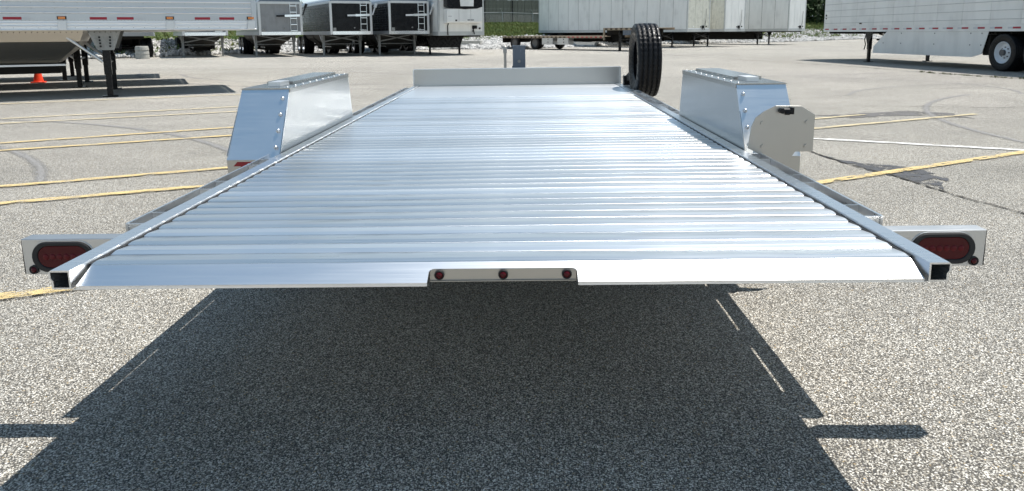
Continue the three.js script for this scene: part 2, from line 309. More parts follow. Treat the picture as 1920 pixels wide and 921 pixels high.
patch('tar_patch', [[2.80, 5.15], [2.98, 4.70], [3.30, 4.50], [3.42, 4.1], [3.12, 3.55], [3.0, 4.05], [2.86, 4.6]], tar, 0.004);
patch('tar_patch', [[4.05, 8.35], [4.8, 8.6], [5.55, 8.9], [5.98, 8.5], [5.93, 7.9], [5.6, 8.3], [5.05, 8.25], [4.4, 8.0]], oldTar, 0.004);
const dirt = std([0.035, 0.032, 0.027], 1);
const jag = (pts, st, amp) => { const o = []; for (let i = 0; i < pts.length - 1; i++) { const a = pts[i], b = pts[i + 1], n = Math.max(1, Math.round(Math.hypot(b[0] - a[0], b[1] - a[1]) / st)); for (let k = 0; k < n; k++) o.push([a[0] + (b[0] - a[0]) * k / n + rr(-amp, amp), a[1] + (b[1] - a[1]) * k / n + rr(-amp, amp)]); } o.push(pts.at(-1)); return o; };
strip('pavement_crack', jag([[2.80, 5.45], [2.884, 4.523], [3.011, 4.115], [3.049, 3.798], [3.093, 3.322], [3.17, 3.036], [3.21, 2.834], [3.35, 2.2], [3.5, 1.4]], 0.05, 0.010), 0.017, dirt, 0.007, 1.5);
strip('pavement_crack', jag([[7.03, 36], [8.2, 31], [9.1, 27.2], [9.8, 24.6], [10.36, 22.8], [10.7, 20.6], [10.86, 18.5], [11.24, 17.2], [11.68, 15.6], [12.1, 13.8]], 0.16, 0.04), 0.05, dirt, 0.007, 1.6);
strip('pavement_crack', jag([[-1.2, 20.5], [-3.5, 21.4], [-6, 21.6]], 0.14, 0.05), 0.03, dirt, 0.007, 1.6);
strip('pavement_crack', jag([[5.2, 9.6], [7.0, 9.2], [9.4, 9.6]], 0.1, 0.05), 0.02, dirt, 0.007, 1.6);

const markAlpha = dataTex(512, 128, (i, j) => { const e = Math.min(j, 127 - j) / 64, n = pfbm(i / 8, j / 8, 251, 64, 3), h = hash(i, j, 253); const a = e * 0.5 + n * 0.5 + 0.5 * (h - 0.5) > 0.52 ? 255 : 0; return [a, a, a]; }, false);
const tyreBlack = std([0.27, 0.263, 0.255], 0.9, 0, { alphaMap: rep(markAlpha, 0.35, 1), alphaTest: 0.5, bumpMap: rep(aggBump, 0.5, 0.1), bumpScale: 0.002 });
const arc = (cx, cz, r, a0, a1, n = 30) => Array.from({ length: n + 1 }, (_, i) => { const a = a0 + (a1 - a0) * i / n; return [cx + r * Math.cos(a), cz + r * Math.sin(a)]; });
for (const [pts, w] of [[arc(6.2, 13.4, 3.3, -0.6, 1.4), 0.13], [arc(10.0, 9.5, 4.6, 1.5, 2.7), 0.10], [arc(-2, 24, 9, 3.6, 5.2), 0.16], [arc(-1, 25, 11.5, 3.5, 5.0), 0.16], [arc(4, 30, 13, 3.9, 5.6), 0.18], [arc(12, 6, 6.8, 2.2, 3.4), 0.14], [arc(-9, 1, 6.0, 0.5, 1.5), 0.14], [arc(-9, 1, 7.6, 0.4, 1.4), 0.14]]) strip('tyre_mark', pts, w, tyreBlack, 0.0045);

// ---------------------------------------------------------------- the open aluminium trailer (local: x right, y up from the ground, z = -forward; rear end at z = 0)
const D = 0.5925;                                                       // height of the side rails' top
const car = thing('flatbed_trailer', 'empty open aluminium car trailer with ribbed deck and boxed fenders', 'trailer');
car.position.set(0.0017 + 0.0068 * D, 0, -0.0014);
car.rotation.set(0.0026, 0.0012, 0.0068);
const HI = 1.0415, HO = 1.095, LEN = 6.11;
{
  // ribbed planks: flat top, nose sloping to the rear, open joint
  const Y = D - 0.008, PT = 0.0875;
  const prof = [[0.0008, -0.0225], [0.0008, -0.0036], [0.0016, -0.0026], [0.024, -0.0004], [0.029, 0], [0.034, -0.0002], [0.083, -0.0040], [0.0848, -0.0055], [0.085, -0.0075], [0.085, -0.020], [0.0915, -0.0235], [0.0915, -0.026], [0.0008, -0.026]];
  const gs = [0, 1, 2, 3].map(v => join([exX(shape(prof.map(([a, b], i) => [a, b + (i === 2 || i === 3 ? [0, 0.0004, -0.0004, 0.0007][v] : 0)])), -HI + 0.0075, HI - 0.0075)]));
  const ms = [M.deck, M.deck, M.deck3, M.deck2, M.deck, M.deck3];
  for (let k = 0; k < 53; k++) {
    const m = part('deck_plank', gs[Math.floor(hash(k, 1) * 4)], ms[Math.floor(hash(k, 2) * 6)], car);
    m.position.set(0, Y + (hash(k, 3) - 0.5) * 0.0008, -(0.078 + k * PT)); m.rotation.x = (hash(k, 4) - 0.5) * 0.007;
  }
  // front section: wide smooth planks
  const z0 = 0.078 + 53 * PT + 0.016, fw = (LEN - z0 - 0.004) / 4;
  for (let k = 0; k < 4; k++) {
    const g = exX(shape([[0.0008, -0.02], [0.0008, -0.0015], [0.0025, 0], [fw - 0.0025, 0], [fw - 0.0008, -0.0015], [fw - 0.0008, -0.02]]), -HI + 0.004, HI - 0.004);
    const m = part('front_deck_plank', join([g]), M.deck3, car); m.position.set(0, Y + (k ? 0 : 0.001), -(z0 + k * fw)); m.rotation.x = (hash(k, 7) - 0.5) * 0.006;
  }
  // sloping rear lip with a cut-out for the light bar
  const sl = Math.hypot(0.078, 0.028), ang = Math.atan2(0.028, 0.078), xa = -0.168, xb = 0.200, cut = sl * (0.052 / 0.078), r = 0.012;
  const out = [[-1.030, 0], [xa, 0], [xa, cut - r], [xa + 0.35 * r, cut - 0.3 * r], [xa + r, cut], [xb - r, cut], [xb - 0.35 * r, cut - 0.3 * r], [xb, cut - r], [xb, 0], [1.032, 0], [1.036, sl], [-1.034, sl]];
  const lipG = exZ(shape(out), -0.004, 0).applyMatrix4(new THREE.Matrix4().makeRotationX(-Math.PI / 2 + ang)).translate(0, D - 0.040, 0);
  part('rear_lip', [lipG, exX(shape([[0.001, -0.049], [0.001, -0.0415], [0.006, -0.0415], [0.006, -0.049]]), -1.030, xa).translate(0, D, 0), exX(shape([[0.001, -0.049], [0.001, -0.0415], [0.006, -0.0415], [0.006, -0.049]]), xb, 1.032).translate(0, D, 0)], M.lip, car);
  // light bar
  const lb = part('light_bar', [exZ(shape([[-0.167, -0.052], [0.199, -0.052], [0.199, -0.028], [0.197, -0.0235], [0.193, -0.0215], [-0.161, -0.0215], [-0.165, -0.0235], [-0.167, -0.028]]), -0.058, -0.052, 0.001).translate(0, D, 0), bb(-0.167, 0.199, D - 0.0535, D - 0.0515, -0.051, -0.047)], M.plate, car);
  for (const x of [-0.143, 0.0165, 0.175]) {
    part('marker_light', [exZ(shape(circle(x, D - 0.0365, 0.0125), [circle(x, D - 0.0365, 0.0088)]), -0.0515, -0.045, 0.001)], M.grommet, lb);
    part('lens', [place(new THREE.SphereGeometry(0.0098, 16, 8, 0, Math.PI * 2, 0, Math.PI / 2), x, D - 0.0365, -0.0508, Math.PI / 2)], M.redLens, lb, 'small dark red lens');
  }
  // side rails: hollow extrusion
  for (const s of [-1, 1]) {
    const po = [[HI, -0.048], [HO - 0.006, -0.048], [HO - 0.006, -0.027], [HO, -0.021], [HO, -0.005], [HO - 0.006, 0], [HI, 0]];
    const hi = [[HI + 0.0045, -0.0435], [HO - 0.011, -0.0435], [HO - 0.011, -0.028], [HO - 0.0055, -0.020], [HO - 0.0055, -0.0045], [HI + 0.0045, -0.0045]];
    const f = a => s > 0 ? a : a.map(([x, y]) => [-x, y]).reverse();
    const rail = part('side_rail', [exZ(shape(f(po), [f(hi).reverse()]), -LEN, 0).translate(0, D, 0)], M.rail, car);
    part('gap_shade_strip', [bb(s * (HI - 0.0065), s * (HI - 0.0006), D - 0.024, D - 0.0086, -LEN + 0.01, -0.08)], M.grommet, car);  // black strip added to draw the shadowed gap between planks and rail
    part('bottom_flange', [bb(s * (HI - 0.055), s * HI, D - 0.0485, D - 0.0515, -LEN, -0.004)], M.rail, car);
    // rub rail on stake pockets
    for (const [a, b] of [[0.46, 1.74], [3.22, 5.9]]) {
      part('rub_rail', [bb(s * 1.143, s * 1.151, D - 0.085, D - 0.003, -b, -a), bb(s > 0 ? 1.086 : -1.125, s * 1.1428, D - 0.085, D - 0.080, -b, -a)], M.rail, car);
      for (let z = a + 0.003; z < b - 0.1; z += 0.5) {
        const q = part('stake_pocket', [bb(s * (HO + 0.001), s * 1.1428, D - 0.0798, D - 0.005, -z - 0.006, -z), bb(s * (HO + 0.001), s * 1.1428, D - 0.0798, D - 0.005, -z - 0.150, -z - 0.144), bb(s * 1.066, s * 1.1428, D - 0.089, D - 0.0853, -z - 0.150, -z)], M.rail, car);
        part('bolt', [cyl(0.006, 0.006, 0.005, s * 1.128, D - 0.030, -z + 0.0025, Math.PI / 2, 0, 8)], M.bolt, q);
      }
    }
    // tail light box
    const bxm = part('tail_light_box', [exZ(shape(s > 0 ? [[1.0955, -0.126], [1.392, -0.126], [1.394, -0.019], [1.0955, -0.019]] : [[-1.402, -0.019], [-1.400, -0.126], [-1.0955, -0.126], [-1.0955, -0.019]]), -0.404, -0.350, 0.0015).translate(0, D, 0)], M.boxAlu, car);
    part('side_cap', [exX(shape([[0.352, -0.124], [0.403, -0.124], [0.403, -0.021], [0.352, -0.021]]), s > 0 ? 1.3942 : -1.4036, s > 0 ? 1.3956 : -1.4022).translate(0, D, 0)], M.blackSteel, bxm);
    const cx = s > 0 ? 1.272 : -1.281, cy = D - 0.0720;
    part('bezel', [exZ(shape(stadium(cx, cy, 0.190, 0.098), [stadium(cx, cy, 0.182, 0.090).reverse()]), -0.3505, -0.348, 0.0008)], M.boxAlu, bxm);
    part('grommet', [exZ(shape(stadium(cx, cy - 0.001, 0.184, 0.091), [stadium(cx, cy, 0.150, 0.066).reverse()]), -0.3505, -0.344, 0.002)], M.grommet, bxm);
    part('brake_light_lens', [exZ(shape(stadium(cx, cy, 0.150, 0.066)), -0.3501, -0.346, 0.0015)], M.redLens, bxm, 'oval dark red lens in a rubber grommet');
    for (let i = 0; i < 6; i++) part('light_emitting_diode', [place(new THREE.SphereGeometry(0.0095, 12, 5, 0, Math.PI * 2, 0, Math.PI / 2).scale(1, 0.35, 1), cx + (i - 2.5) * 0.0205, cy, -0.3462, Math.PI / 2)], M.ledRed, bxm);
    part('marker_light', [exZ(shape(circle((s > 0 ? 1.363 : -1.372), D - 0.1105, 0.0137), [circle((s > 0 ? 1.363 : -1.372), D - 0.1105, 0.0092)]), -0.3505, -0.344, 0.001)], M.grommet, bxm);
    part('marker_lens', [place(new THREE.SphereGeometry(0.0096, 14, 8, 0, Math.PI * 2, 0, Math.PI / 2), (s > 0 ? 1.363 : -1.372), D - 0.1105, -0.3493, Math.PI / 2)], M.redLens, bxm);
  }
  // headboard: low upright sheet with returned ends
  const hz = LEN + 0.002;
  part('headboard', [bb(-HO + 0.002, HO - 0.002, D - 0.03, D + 0.168, -hz - 0.006, -hz)], M.plate, car);
  part('headboard_cap', [bb(-HO, HO, D + 0.1682, D + 0.1725, -hz - 0.04, -hz + 0.004)], M.rail, car);
  for (const s of [-1, 1]) part('headboard_end', [bb(s * (HO - 0.006), s * HO, D + 0.0012, D + 0.168, -hz + 0.0002, -hz + 0.045)], M.rail, car);

  // fenders
  const fender = (s, zs, decal) => {
    const [a, b, c, d] = zs, y0 = D - 0.012, y1 = D + 0.293, xi = s * 1.1005, xt = s * 1.088, xo = s * 1.358, xp = s * 1.322;
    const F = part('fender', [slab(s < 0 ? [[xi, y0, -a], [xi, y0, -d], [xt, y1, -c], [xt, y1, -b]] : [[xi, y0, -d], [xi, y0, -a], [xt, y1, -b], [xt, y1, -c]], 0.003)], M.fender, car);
    const o = 0.0035;
    part('rear_panel', [slab(s < 0 ? [[xo, y0 - 0.02, -a + o], [xi, y0 - 0.02, -a + o], [xt, y1, -b + o], [xp, y1, -b + o]] : [[xi, y0 - 0.02, -a + o], [xo, y0 - 0.02, -a + o], [xp, y1, -b + o], [xt, y1, -b + o]], 0.003)], M.fenderEnd, F);
    part('front_panel', [slab(s < 0 ? [[xi, y0, -d - o], [xo, y0, -d - o], [xp, y1, -c - o], [xt, y1, -c - o]] : [[xo, y0, -d - o], [xi, y0, -d - o], [xt, y1, -c - o], [xp, y1, -c - o]], 0.003)], M.fenderEnd, F);
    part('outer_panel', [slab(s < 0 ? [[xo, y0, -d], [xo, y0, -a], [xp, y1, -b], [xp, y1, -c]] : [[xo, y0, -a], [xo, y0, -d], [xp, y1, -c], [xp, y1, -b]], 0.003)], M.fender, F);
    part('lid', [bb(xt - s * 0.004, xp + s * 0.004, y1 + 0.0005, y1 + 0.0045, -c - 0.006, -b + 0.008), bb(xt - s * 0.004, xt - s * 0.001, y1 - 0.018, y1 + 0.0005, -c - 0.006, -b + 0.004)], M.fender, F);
    part('raised_lid', [bb(xt + s * 0.07, xp - s * 0.02, y1 + 0.0048, y1 + 0.018, -c + 0.04, -b - 0.30)], M.fender, F);
    part('lid_hinge', [bb(xt + s * 0.085, xt + s * 0.145, y1 + 0.005, y1 + 0.026, -b - 0.27, -b - 0.12)], M.dullAlu, F);
    for (let i = 0; i < 10; i++) part('rivet', [place(new THREE.SphereGeometry(0.0065, 10, 5, 0, Math.PI * 2, 0, Math.PI / 2), xt + s * 0.016, y1 + 0.0045, -(b + 0.02 + i * (c - b - 0.05) / 9))], M.bolt, F);
    const tilt = Math.atan2(b - a, y1 - y0);
    for (let i = 0; i < 4; i++) { const t = 0.12 + i * 0.245; part('bolt', [place(new THREE.SphereGeometry(0.0095, 14, 6, 0, Math.PI * 2, 0, Math.PI / 2), xi + (xt - xi) * t + s * 0.026, y0 + (y1 - y0) * t, -(a + (b - a) * t) + 0.0036, Math.PI / 2 - tilt)], M.bolt, F); }
    part('skirt', [slab(s < 0 ? [[xo, D - 0.30, -a + 0.001], [xi + s * 0.01, D - 0.30, -a + 0.001], [xi + s * 0.01, y0 - 0.0215, -a + 0.001], [xo, y0 - 0.0215, -a + 0.001]] : [[xi + s * 0.01, D - 0.30, -a + 0.001], [xo, D - 0.30, -a + 0.001], [xo, y0 - 0.0215, -a + 0.001], [xi + s * 0.01, y0 - 0.0215, -a + 0.001]], 0.003)], M.plate, F);
    if (decal) {
      const T = pts => exZ(shape(pts.map(([x, y]) => [-1.335 + x * 1.2, D - 0.056 + y * 1.2])), 0, 0.0008).translate(0, 0, -a + 0.0012);
      part('decal', [T([[0.005, -0.006], [0.022, 0.012], [0.100, 0.012], [0.088, -0.006], [0.062, -0.006], [0.030, -0.045], [0.006, -0.045], [0.036, -0.006]])], M.decalRed, F, 'red slanted letter T decal');
      part('decal_script', [exZ(shape([[-1.300, D - 0.096], [-1.295, D - 0.096], [-1.252, D - 0.050], [-1.256, D - 0.048]]), 0, 0.0006).translate(0, 0, -a + 0.0021)], M.decalWhite, F);
    }
    return F;
  };
  fender(-1, [1.756, 1.926, 3.15, 3.29], true); fender(1, [1.69, 1.831, 3.013, 3.158], false);
  // latch plate behind the right fender
  const pl = part('latch_plate', [exZ(shape([[1.203, 0.213], [1.150, 0.187], [1.115, 0.160], [1.100, 0.125], [1.097, 0.118], [1.086, 0.021], [1.110, 0.008], [1.225, -0.055], [1.262, -0.055], [1.300, 0.003], [1.379, 0.003], [1.381, 0.170], [1.315, 0.211]]), -1.606, -1.6, 0.0008).translate(0, D, 0)], M.plate, car);
  for (const [x, y] of [[1.146, 0.135], [1.345, 0.137], [1.152, 0.029], [1.346, 0.028]]) part('bolt', [cyl(0.0095, 0.0095, 0.005, x, D + y, -1.5975, Math.PI / 2, 0, 6)], M.plate, pl);
  part('latch', [rod([1.225, D + 0.192, -1.592], [1.275, D + 0.191, -1.592], 0.010), cyl(0.012, 0.012, 0.028, 1.226, D + 0.191, -1.591, Math.PI / 2), rod([1.243, D + 0.181, -1.590], [1.262, D + 0.180, -1.590], 0.009), cyl(0.010, 0.010, 0.03, 1.273, D + 0.190, -1.591, 0, 0)], M.blackSteel, pl);
  part('latch_arm', [bb(1.20, 1.26, D + 0.02, D + 0.06, -1.689, -1.6065)], M.blackSteel, pl);
}
// tyres: tread with wandering grooves
function tyreGeo(R, w, rimR, blocks = 44, grooves = 4) {
  const NT = 132, prof = [];
  const hw = w / 2;
  prof.push([rimR, -hw * 0.72, 0], [rimR + 0.012, -hw * 0.80, 0], [rimR + (R - rimR) * 0.42, -hw * 1.0, 0], [R - 0.035, -hw * 0.99, 0], [R - 0.012, -hw * 0.93, 0]);
  const NW = 34; for (let i = 0; i <= NW; i++) prof.push([R, (i / NW * 2 - 1) * hw * 0.86, 1]);
  prof.push([R - 0.012, hw * 0.93, 0], [R - 0.035, hw * 0.99, 0], [rimR + (R - rimR) * 0.42, hw, 0], [rimR + 0.012, hw * 0.80, 0], [rimR, hw * 0.72, 0]);
  const P = prof.length, pos = [], ix = [];
  for (let a = 0; a < NT; a++) for (let k = 0; k < P; k++) {
    let [r, x, tr] = prof[k]; const th = a / NT * Math.PI * 2;
    if (tr) {
      r -= 0.006 * Math.pow(x / hw, 2);
      const zig = 0.004 * (((a * blocks / NT) % 1) < 0.5 ? 1 : -1);
      for (let g = 0; g < grooves; g++) { const gx = (g - (grooves - 1) / 2) * hw * 0.40 + zig; if (Math.abs(x - gx) < 0.0060) r -= 0.013; }
      if (a % 3 === 0 && Math.abs(x) > hw * 0.1) r -= 0.006;
    }
    pos.push(x, Math.sin(th) * r, Math.cos(th) * r);
  }
  for (let a = 0; a < NT; a++) for (let k = 0; k < P - 1; k++) { const b = (a + 1) % NT, p = a * P + k, q = b * P + k; ix.push(p, p + 1, q, p + 1, q + 1, q); }
  const g = new THREE.BufferGeometry(); g.setAttribute('position', new THREE.Float32BufferAttribute(pos, 3)); g.setIndex(ix); g.computeVertexNormals(); return g;
}
{
  const sp = part('spare_tyre', [tyreGeo(0.352, 0.222, 0.19)], M.rubber, car); sp.position.set(1.238, D + 0.262, -5.44);
  part('rim', [place(new THREE.CylinderGeometry(0.19, 0.19, 0.15, 28, 1, true), 0, 0, 0, 0, 0, Math.PI / 2), cyl(0.19, 0.175, 0.012, 0.03, 0, 0, 0, Math.PI / 2, 28), cyl(0.06, 0.05, 0.05, -0.0, 0, 0, 0, Math.PI / 2, 16)], M.blackPaint, sp);
  part('spare_mount', [bb(1.104, 1.165, D + 0.002, D + 0.088, -5.98, -5.90), bar([1.15, D + 0.04, -5.94], [1.235, D + 0.22, -5.52], 0.07), bb(1.097, 1.19, D - 0.045, D + 0.0015, -5.98, -5.90)], M.blackSteel, car);
  // tongue, jack and junction box
  part('tongue', [bar([-0.85, D - 0.12, -6.05], [0, D - 0.12, -7.7], 0.075, 0.10), bar([0.85, D - 0.12, -6.05], [0, D - 0.12, -7.7], 0.075, 0.10), bb(-0.06, 0.06, D - 0.16, D - 0.05, -7.95, -7.6)], M.rail, car);
  const jk = part('tongue_jack', [bb(-0.053, 0.095, D + 0.00, D + 0.378, -7.10, -7.0), bb(-0.058, 0.100, D + 0.372, D + 0.389, -7.106, -6.994), bb(-0.062, -0.0535, D + 0.06, D + 0.15, -7.08, -7.01), cyl(0.04, 0.04, 0.52, 0.02, D - 0.26, -7.05)], M.jackGrey, car);
  part('cap', [cyl(0.018, 0.018, 0.006, 0.022, D + 0.205, -6.997, Math.PI / 2, 0, 18)], M.steelGrey, jk);
  part('jack_foot', [cyl(0.028, 0.028, D - 0.52 + 0.30, 0.02, (D - 0.52 + 0.30) / 2 + 0.02, -7.05), bb(-0.06, 0.10, 0, 0.0195, -7.13, -6.97)], M.zinc, jk);
  part('chain_post', [cyl(0.016, 0.016, 0.40, -0.143, D + 0.14, -7.02), bb(-0.165, -0.121, D + 0.30, D + 0.365, -7.042, -6.998), place(new THREE.SphereGeometry(0.019, 12, 8), -0.143, D + 0.368, -7.02), bb(-0.19, 0.03, D - 0.09, D - 0.06, -7.05, -7.0)], M.zinc, car);
  // underframe, axles and wheels below the deck
  for (const s of [-1, 1]) part('main_beam', [bb(s * 0.62, s * 0.70, D - 0.155, D - 0.055, -6.08, -0.35)], M.dullAlu, car);
  for (let k = 0; k < 10; k++) part('cross_member', [bb(-HI + 0.06, HI - 0.06, D - 0.052, D - 0.0345, -(0.32 + k * 0.62) - 0.05, -(0.32 + k * 0.62))], M.dullAlu, car);
  const wt = tyreGeo(0.335, 0.20, 0.19);
  for (const s of [-1, 1]) for (const z of [2.12, 2.82]) {
    const w = part('wheel', [wt.clone()], M.rubber, car); w.position.set(s * 1.225, 0.3355 - s * 1.225 * 0.0068 - z * 0.0026 * 1, -z);
    part('rim', [cyl(0.19, 0.185, 0.10, 0, 0, 0, 0, Math.PI / 2, 24)], M.wheelAlu, w);
  }
  for (const z of [2.12, 2.82]) part('axle', [rod([-1.12, 0.33, -z], [1.12, 0.33, -z], 0.04)], M.dullAlu, car);
}

// ---------------------------------------------------------------- road trailers (local: x forward with the nose at 0, z to the visible side)
const dirTheta = (dx, dzf) => Math.atan2(dzf, dx);                       // heading in (x, forward)
function putAt(o, x, zf, th) { o.position.set(x, 0, -zf); o.rotation.y = th; return o; }
const bigTyre = join([tyreGeo(0.51, 0.27, 0.29, 30, 4)]).applyMatrix4(new THREE.Matrix4().makeRotationY(Math.PI / 2));
function bigWheel(t, x, z, mat, dual = true) {
  const s = Math.sign(z), w = part('wheel', bigTyre, M.rubber, t); w.position.set(x, 0.51, z);
  const dish = [[0.0, 0.07], [0.12, 0.07], [0.13, 0.03], [0.20, -0.01], [0.265, 0.02], [0.285, 0.115], [0.30, 0.118], [0.30, 0.09]].map(([r, h]) => new THREE.Vector2(r, h));
  part('rim', [place(new THREE.LatheGeometry(dish, 28), 0, 0, 0, s * Math.PI / 2)], mat, w);
  part('hub', [cyl(0.075, 0.09, 0.10, 0, 0, s * 0.09, Math.PI / 2, 0, 14), Array.from({ length: 8 }, (_, i) => cyl(0.016, 0.016, 0.03, 0.145 * Math.cos(i * 0.785), 0.145 * Math.sin(i * 0.785), s * 0.04, Math.PI / 2, 0, 6))], M.hub, w);
  if (dual) { const w2 = part('wheel', bigTyre, M.rubber, t); w2.position.set(x, 0.51, z - s * 0.31); }
}
const P3 = (t, n, g, m, l) => part(n, g, m, t, l);

function grainTrailer(o) {
  const t = thing('grain_trailer', o.label, 'trailer', o.group), W = o.w / 2, L = o.L, Y0 = o.y0, Y1 = o.y1;
  // floor frame and bottom rail
  for (const s of [-1, 1]) {
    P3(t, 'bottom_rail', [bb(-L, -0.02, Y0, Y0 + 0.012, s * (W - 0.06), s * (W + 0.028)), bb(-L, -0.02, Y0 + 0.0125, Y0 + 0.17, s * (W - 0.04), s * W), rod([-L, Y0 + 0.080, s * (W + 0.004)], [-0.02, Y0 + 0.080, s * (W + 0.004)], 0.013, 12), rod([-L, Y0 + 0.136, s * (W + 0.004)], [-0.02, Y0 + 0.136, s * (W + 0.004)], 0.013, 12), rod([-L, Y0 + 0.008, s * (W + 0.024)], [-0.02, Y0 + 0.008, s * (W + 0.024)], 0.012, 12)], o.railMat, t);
    P3(t, 'side_panel', [bb(-L + 0.03, -0.03, Y0 + 0.171, Y1 - 0.1, s * (W - 0.045), s * (W - 0.005))], o.sideMat, t);
    const ribs = o.ribs === undefined ? 0.105 : o.ribs;
    if (ribs && s > 0) for (let y = Y0 + 0.300, k = 0; y < Y1 - 0.14; y += ribs, k++)
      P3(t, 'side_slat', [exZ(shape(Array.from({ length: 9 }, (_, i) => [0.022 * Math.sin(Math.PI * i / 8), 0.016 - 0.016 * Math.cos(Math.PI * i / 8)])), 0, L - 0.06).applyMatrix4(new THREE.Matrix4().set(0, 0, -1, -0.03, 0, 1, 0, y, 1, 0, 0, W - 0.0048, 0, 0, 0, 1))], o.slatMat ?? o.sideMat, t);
    P3(t, 'top_rail', [bb(-L, -0.02, Y1 - 0.1, Y1, s * (W - 0.06), s * (W + 0.02))], o.frameMat, t);
    P3(t, 'corner_post', [bb(-0.09, 0.0, Y0 + 0.02, Y1, s * (W - 0.09), s * (W + 0.024))], o.frameMat, t);
    // landing leg
    const lx = o.legX, lz = s * o.legZ;
    P3(t, 'landing_leg', [bb(lx - 0.065, lx + 0.065, 0.42, Y0 - 0.002, lz - 0.06, lz + 0.06), bb(lx - 0.05, lx + 0.05, 0.025, 0.42, lz - 0.045, lz + 0.045), bb(lx - 0.13, lx + 0.13, 0, 0.0245, lz - 0.12, lz + 0.12)], o.legMat, t);
    const bp = P3(t, 'leg_bracket', [exZ(shape([[lx - 0.28, Y0 - 0.003], [lx - 0.14, Y0 - 0.37], [lx + 0.14, Y0 - 0.37], [lx + 0.28, Y0 - 0.003]]), 0, 0.012).translate(0, 0, s > 0 ? lz + 0.062 : lz - 0.074)], o.bracketMat, t);
    if (o.near && s > 0) for (const q of [-0.085, 0.085]) for (let k = 0; k < 4; k++) P3(bp, 'bolt', [cyl(0.019, 0.019, 0.014, lx + q * (1.05 - 0.04 * k), Y0 - 0.13 - k * 0.056, lz + 0.081, Math.PI / 2, 0, 10)], M.blackSteel);
    P3(t, 'leg_strut', [rod([lx - 0.74, Y0 - 0.03, lz + s * 0.02], [lx - 0.07, 0.66, lz + s * 0.02], 0.028)], o.strutMat, t);
  }
  P3(t, 'leg_cross_tube', [rod([o.legX, 0.62, -o.legZ], [o.legX, 0.62, o.legZ], 0.026)], o.legMat, t);
  P3(t, 'leg_brace', [bar([o.legX - 0.02, 1.1, -o.legZ + 0.07], [o.legX - 0.02, 0.75, o.legZ - 0.07], 0.06), bar([o.legX + 0.03, 1.1, o.legZ - 0.07], [o.legX + 0.03, 0.75, -o.legZ + 0.07], 0.06)], o.legMat, t);
  // front bulkhead
  P3(t, 'front_panel', [bb(-0.085, -0.045, Y0 + 0.17, Y1 - 0.1, -W + 0.091, W - 0.091)], o.frontMat, t);
  for (let k = 0; k < 4; k++) P3(t, 'front_seam', [bb(-0.0445, -0.038, Y0 + 0.18, Y1 - 0.11, -W + 0.3 + k * (2 * W - 0.6) / 3 - 0.008, -W + 0.3 + k * (2 * W - 0.6) / 3 + 0.008)], o.frontMat, t);
  P3(t, 'front_sill', [bb(-0.04, 0.012, Y0 - 0.0, Y0 + 0.165, -W + 0.091, W - 0.091)], o.sillMat, t);
  P3(t, 'front_header', [bb(-0.085, 0.014, Y1 - 0.098, Y1 + 0.02, -W + 0.091, W - 0.091)], o.frameMat, t);
  P3(t, 'tarp', [place(new THREE.CylinderGeometry(1, 1, L - 0.02, 18, 1, false, 0, Math.PI), -L / 2, Y1 - 0.02, 0, 0, 0, Math.PI / 2).applyMatrix4(new THREE.Matrix4().makeTranslation(0, Y1 * 0.72, 0).multiply(new THREE.Matrix4().makeScale(1, 0.28, W * 0.97)))], o.tarpMat, t);
  if (o.front) {
    const lz = -W + 0.42;
    P3(t, 'ladder', [rod([0.03, Y0 + 0.12, lz - 0.16], [0.03, Y1 - 0.05, lz - 0.16], 0.017), rod([0.03, Y0 + 0.12, lz + 0.16], [0.03, Y1 - 0.05, lz + 0.16], 0.017)], M.polished, t);
    for (let k = 0; k < 5; k++) P3(t, 'rung', [bb(0.012, 0.075, Y0 + 0.20 + k * 0.31, Y0 + 0.232 + k * 0.31, lz - 0.15, lz + 0.15)], M.polished, t);
    P3(t, 'crank_handle', [bar([0.10, Y0 + 0.98, lz - 0.30], [0.10, Y0 + 0.96, lz + 0.45], 0.06, 0.11)], o.crankMat, t);
    P3(t, 'crank_grip', [bar([0.10, Y0 + 0.958, lz + 0.455], [0.10, Y0 + 0.95, lz + 0.86], 0.05, 0.085)], o.gripMat, t);
    P3(t, 'crank_arm', [bar([0.06, Y0 + 0.98, -W - 0.03], [0.06, Y0 + 1.38, -W - 0.18], 0.05, 0.06), bar([0.06, Y0 + 1.36, -W - 0.17], [0.06, Y0 + 1.56, -W - 0.25], 0.14, 0.12)], o.gripMat, t);
    P3(t, 'front_step', [bb(0.0, 0.06, Y0 + 0.18, Y0 + 0.34, W - 0.26, W - 0.12)], M.steelGrey, t);
    for (const q of [0.16, 0.28, 0.62]) P3(t, 'air_coupler', [cyl(0.035, 0.035, 0.06, 0.0, Y0 + 0.24 + 0.1 * (q > 0.5), -W + 0.35 + q * 0.9, 0, Math.PI / 2, 10)], M.steelGrey, t);
  }
  // hopper tubs: folded sheet sides down to a gate
  for (const [a, b] of o.tubs) {
    const yT = Y0 - 0.004, zT = W - 0.10, ring = (k, y, z) => [[a + k, y, z], [b - k * 0.8, y, z], [b - k * 0.8, y, -z], [a + k, y, -z]];
    const R = [ring(0, yT, zT), ring(0.10, yT - 0.20, zT * 0.93), ring(0.30, yT - 0.36, zT * 0.72), ring(0.55, yT - 0.52, zT * 0.52), ring(0.68, yT - 0.62, zT * 0.42)];
    const F = []; for (let i = 0; i < 4; i++) for (let k = 0; k < 4; k++) { const n = (k + 1) % 4; F.push([R[i][k], R[i + 1][k], R[i + 1][n], R[i][n]]); } F.push([...R[4]].reverse());
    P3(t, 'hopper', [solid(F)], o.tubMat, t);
    P3(t, 'hopper_gate', [bb(a + 0.62, b - 0.50, yT - 0.80, yT - 0.623, -zT * 0.44, zT * 0.44)], M.darkFrame, t);
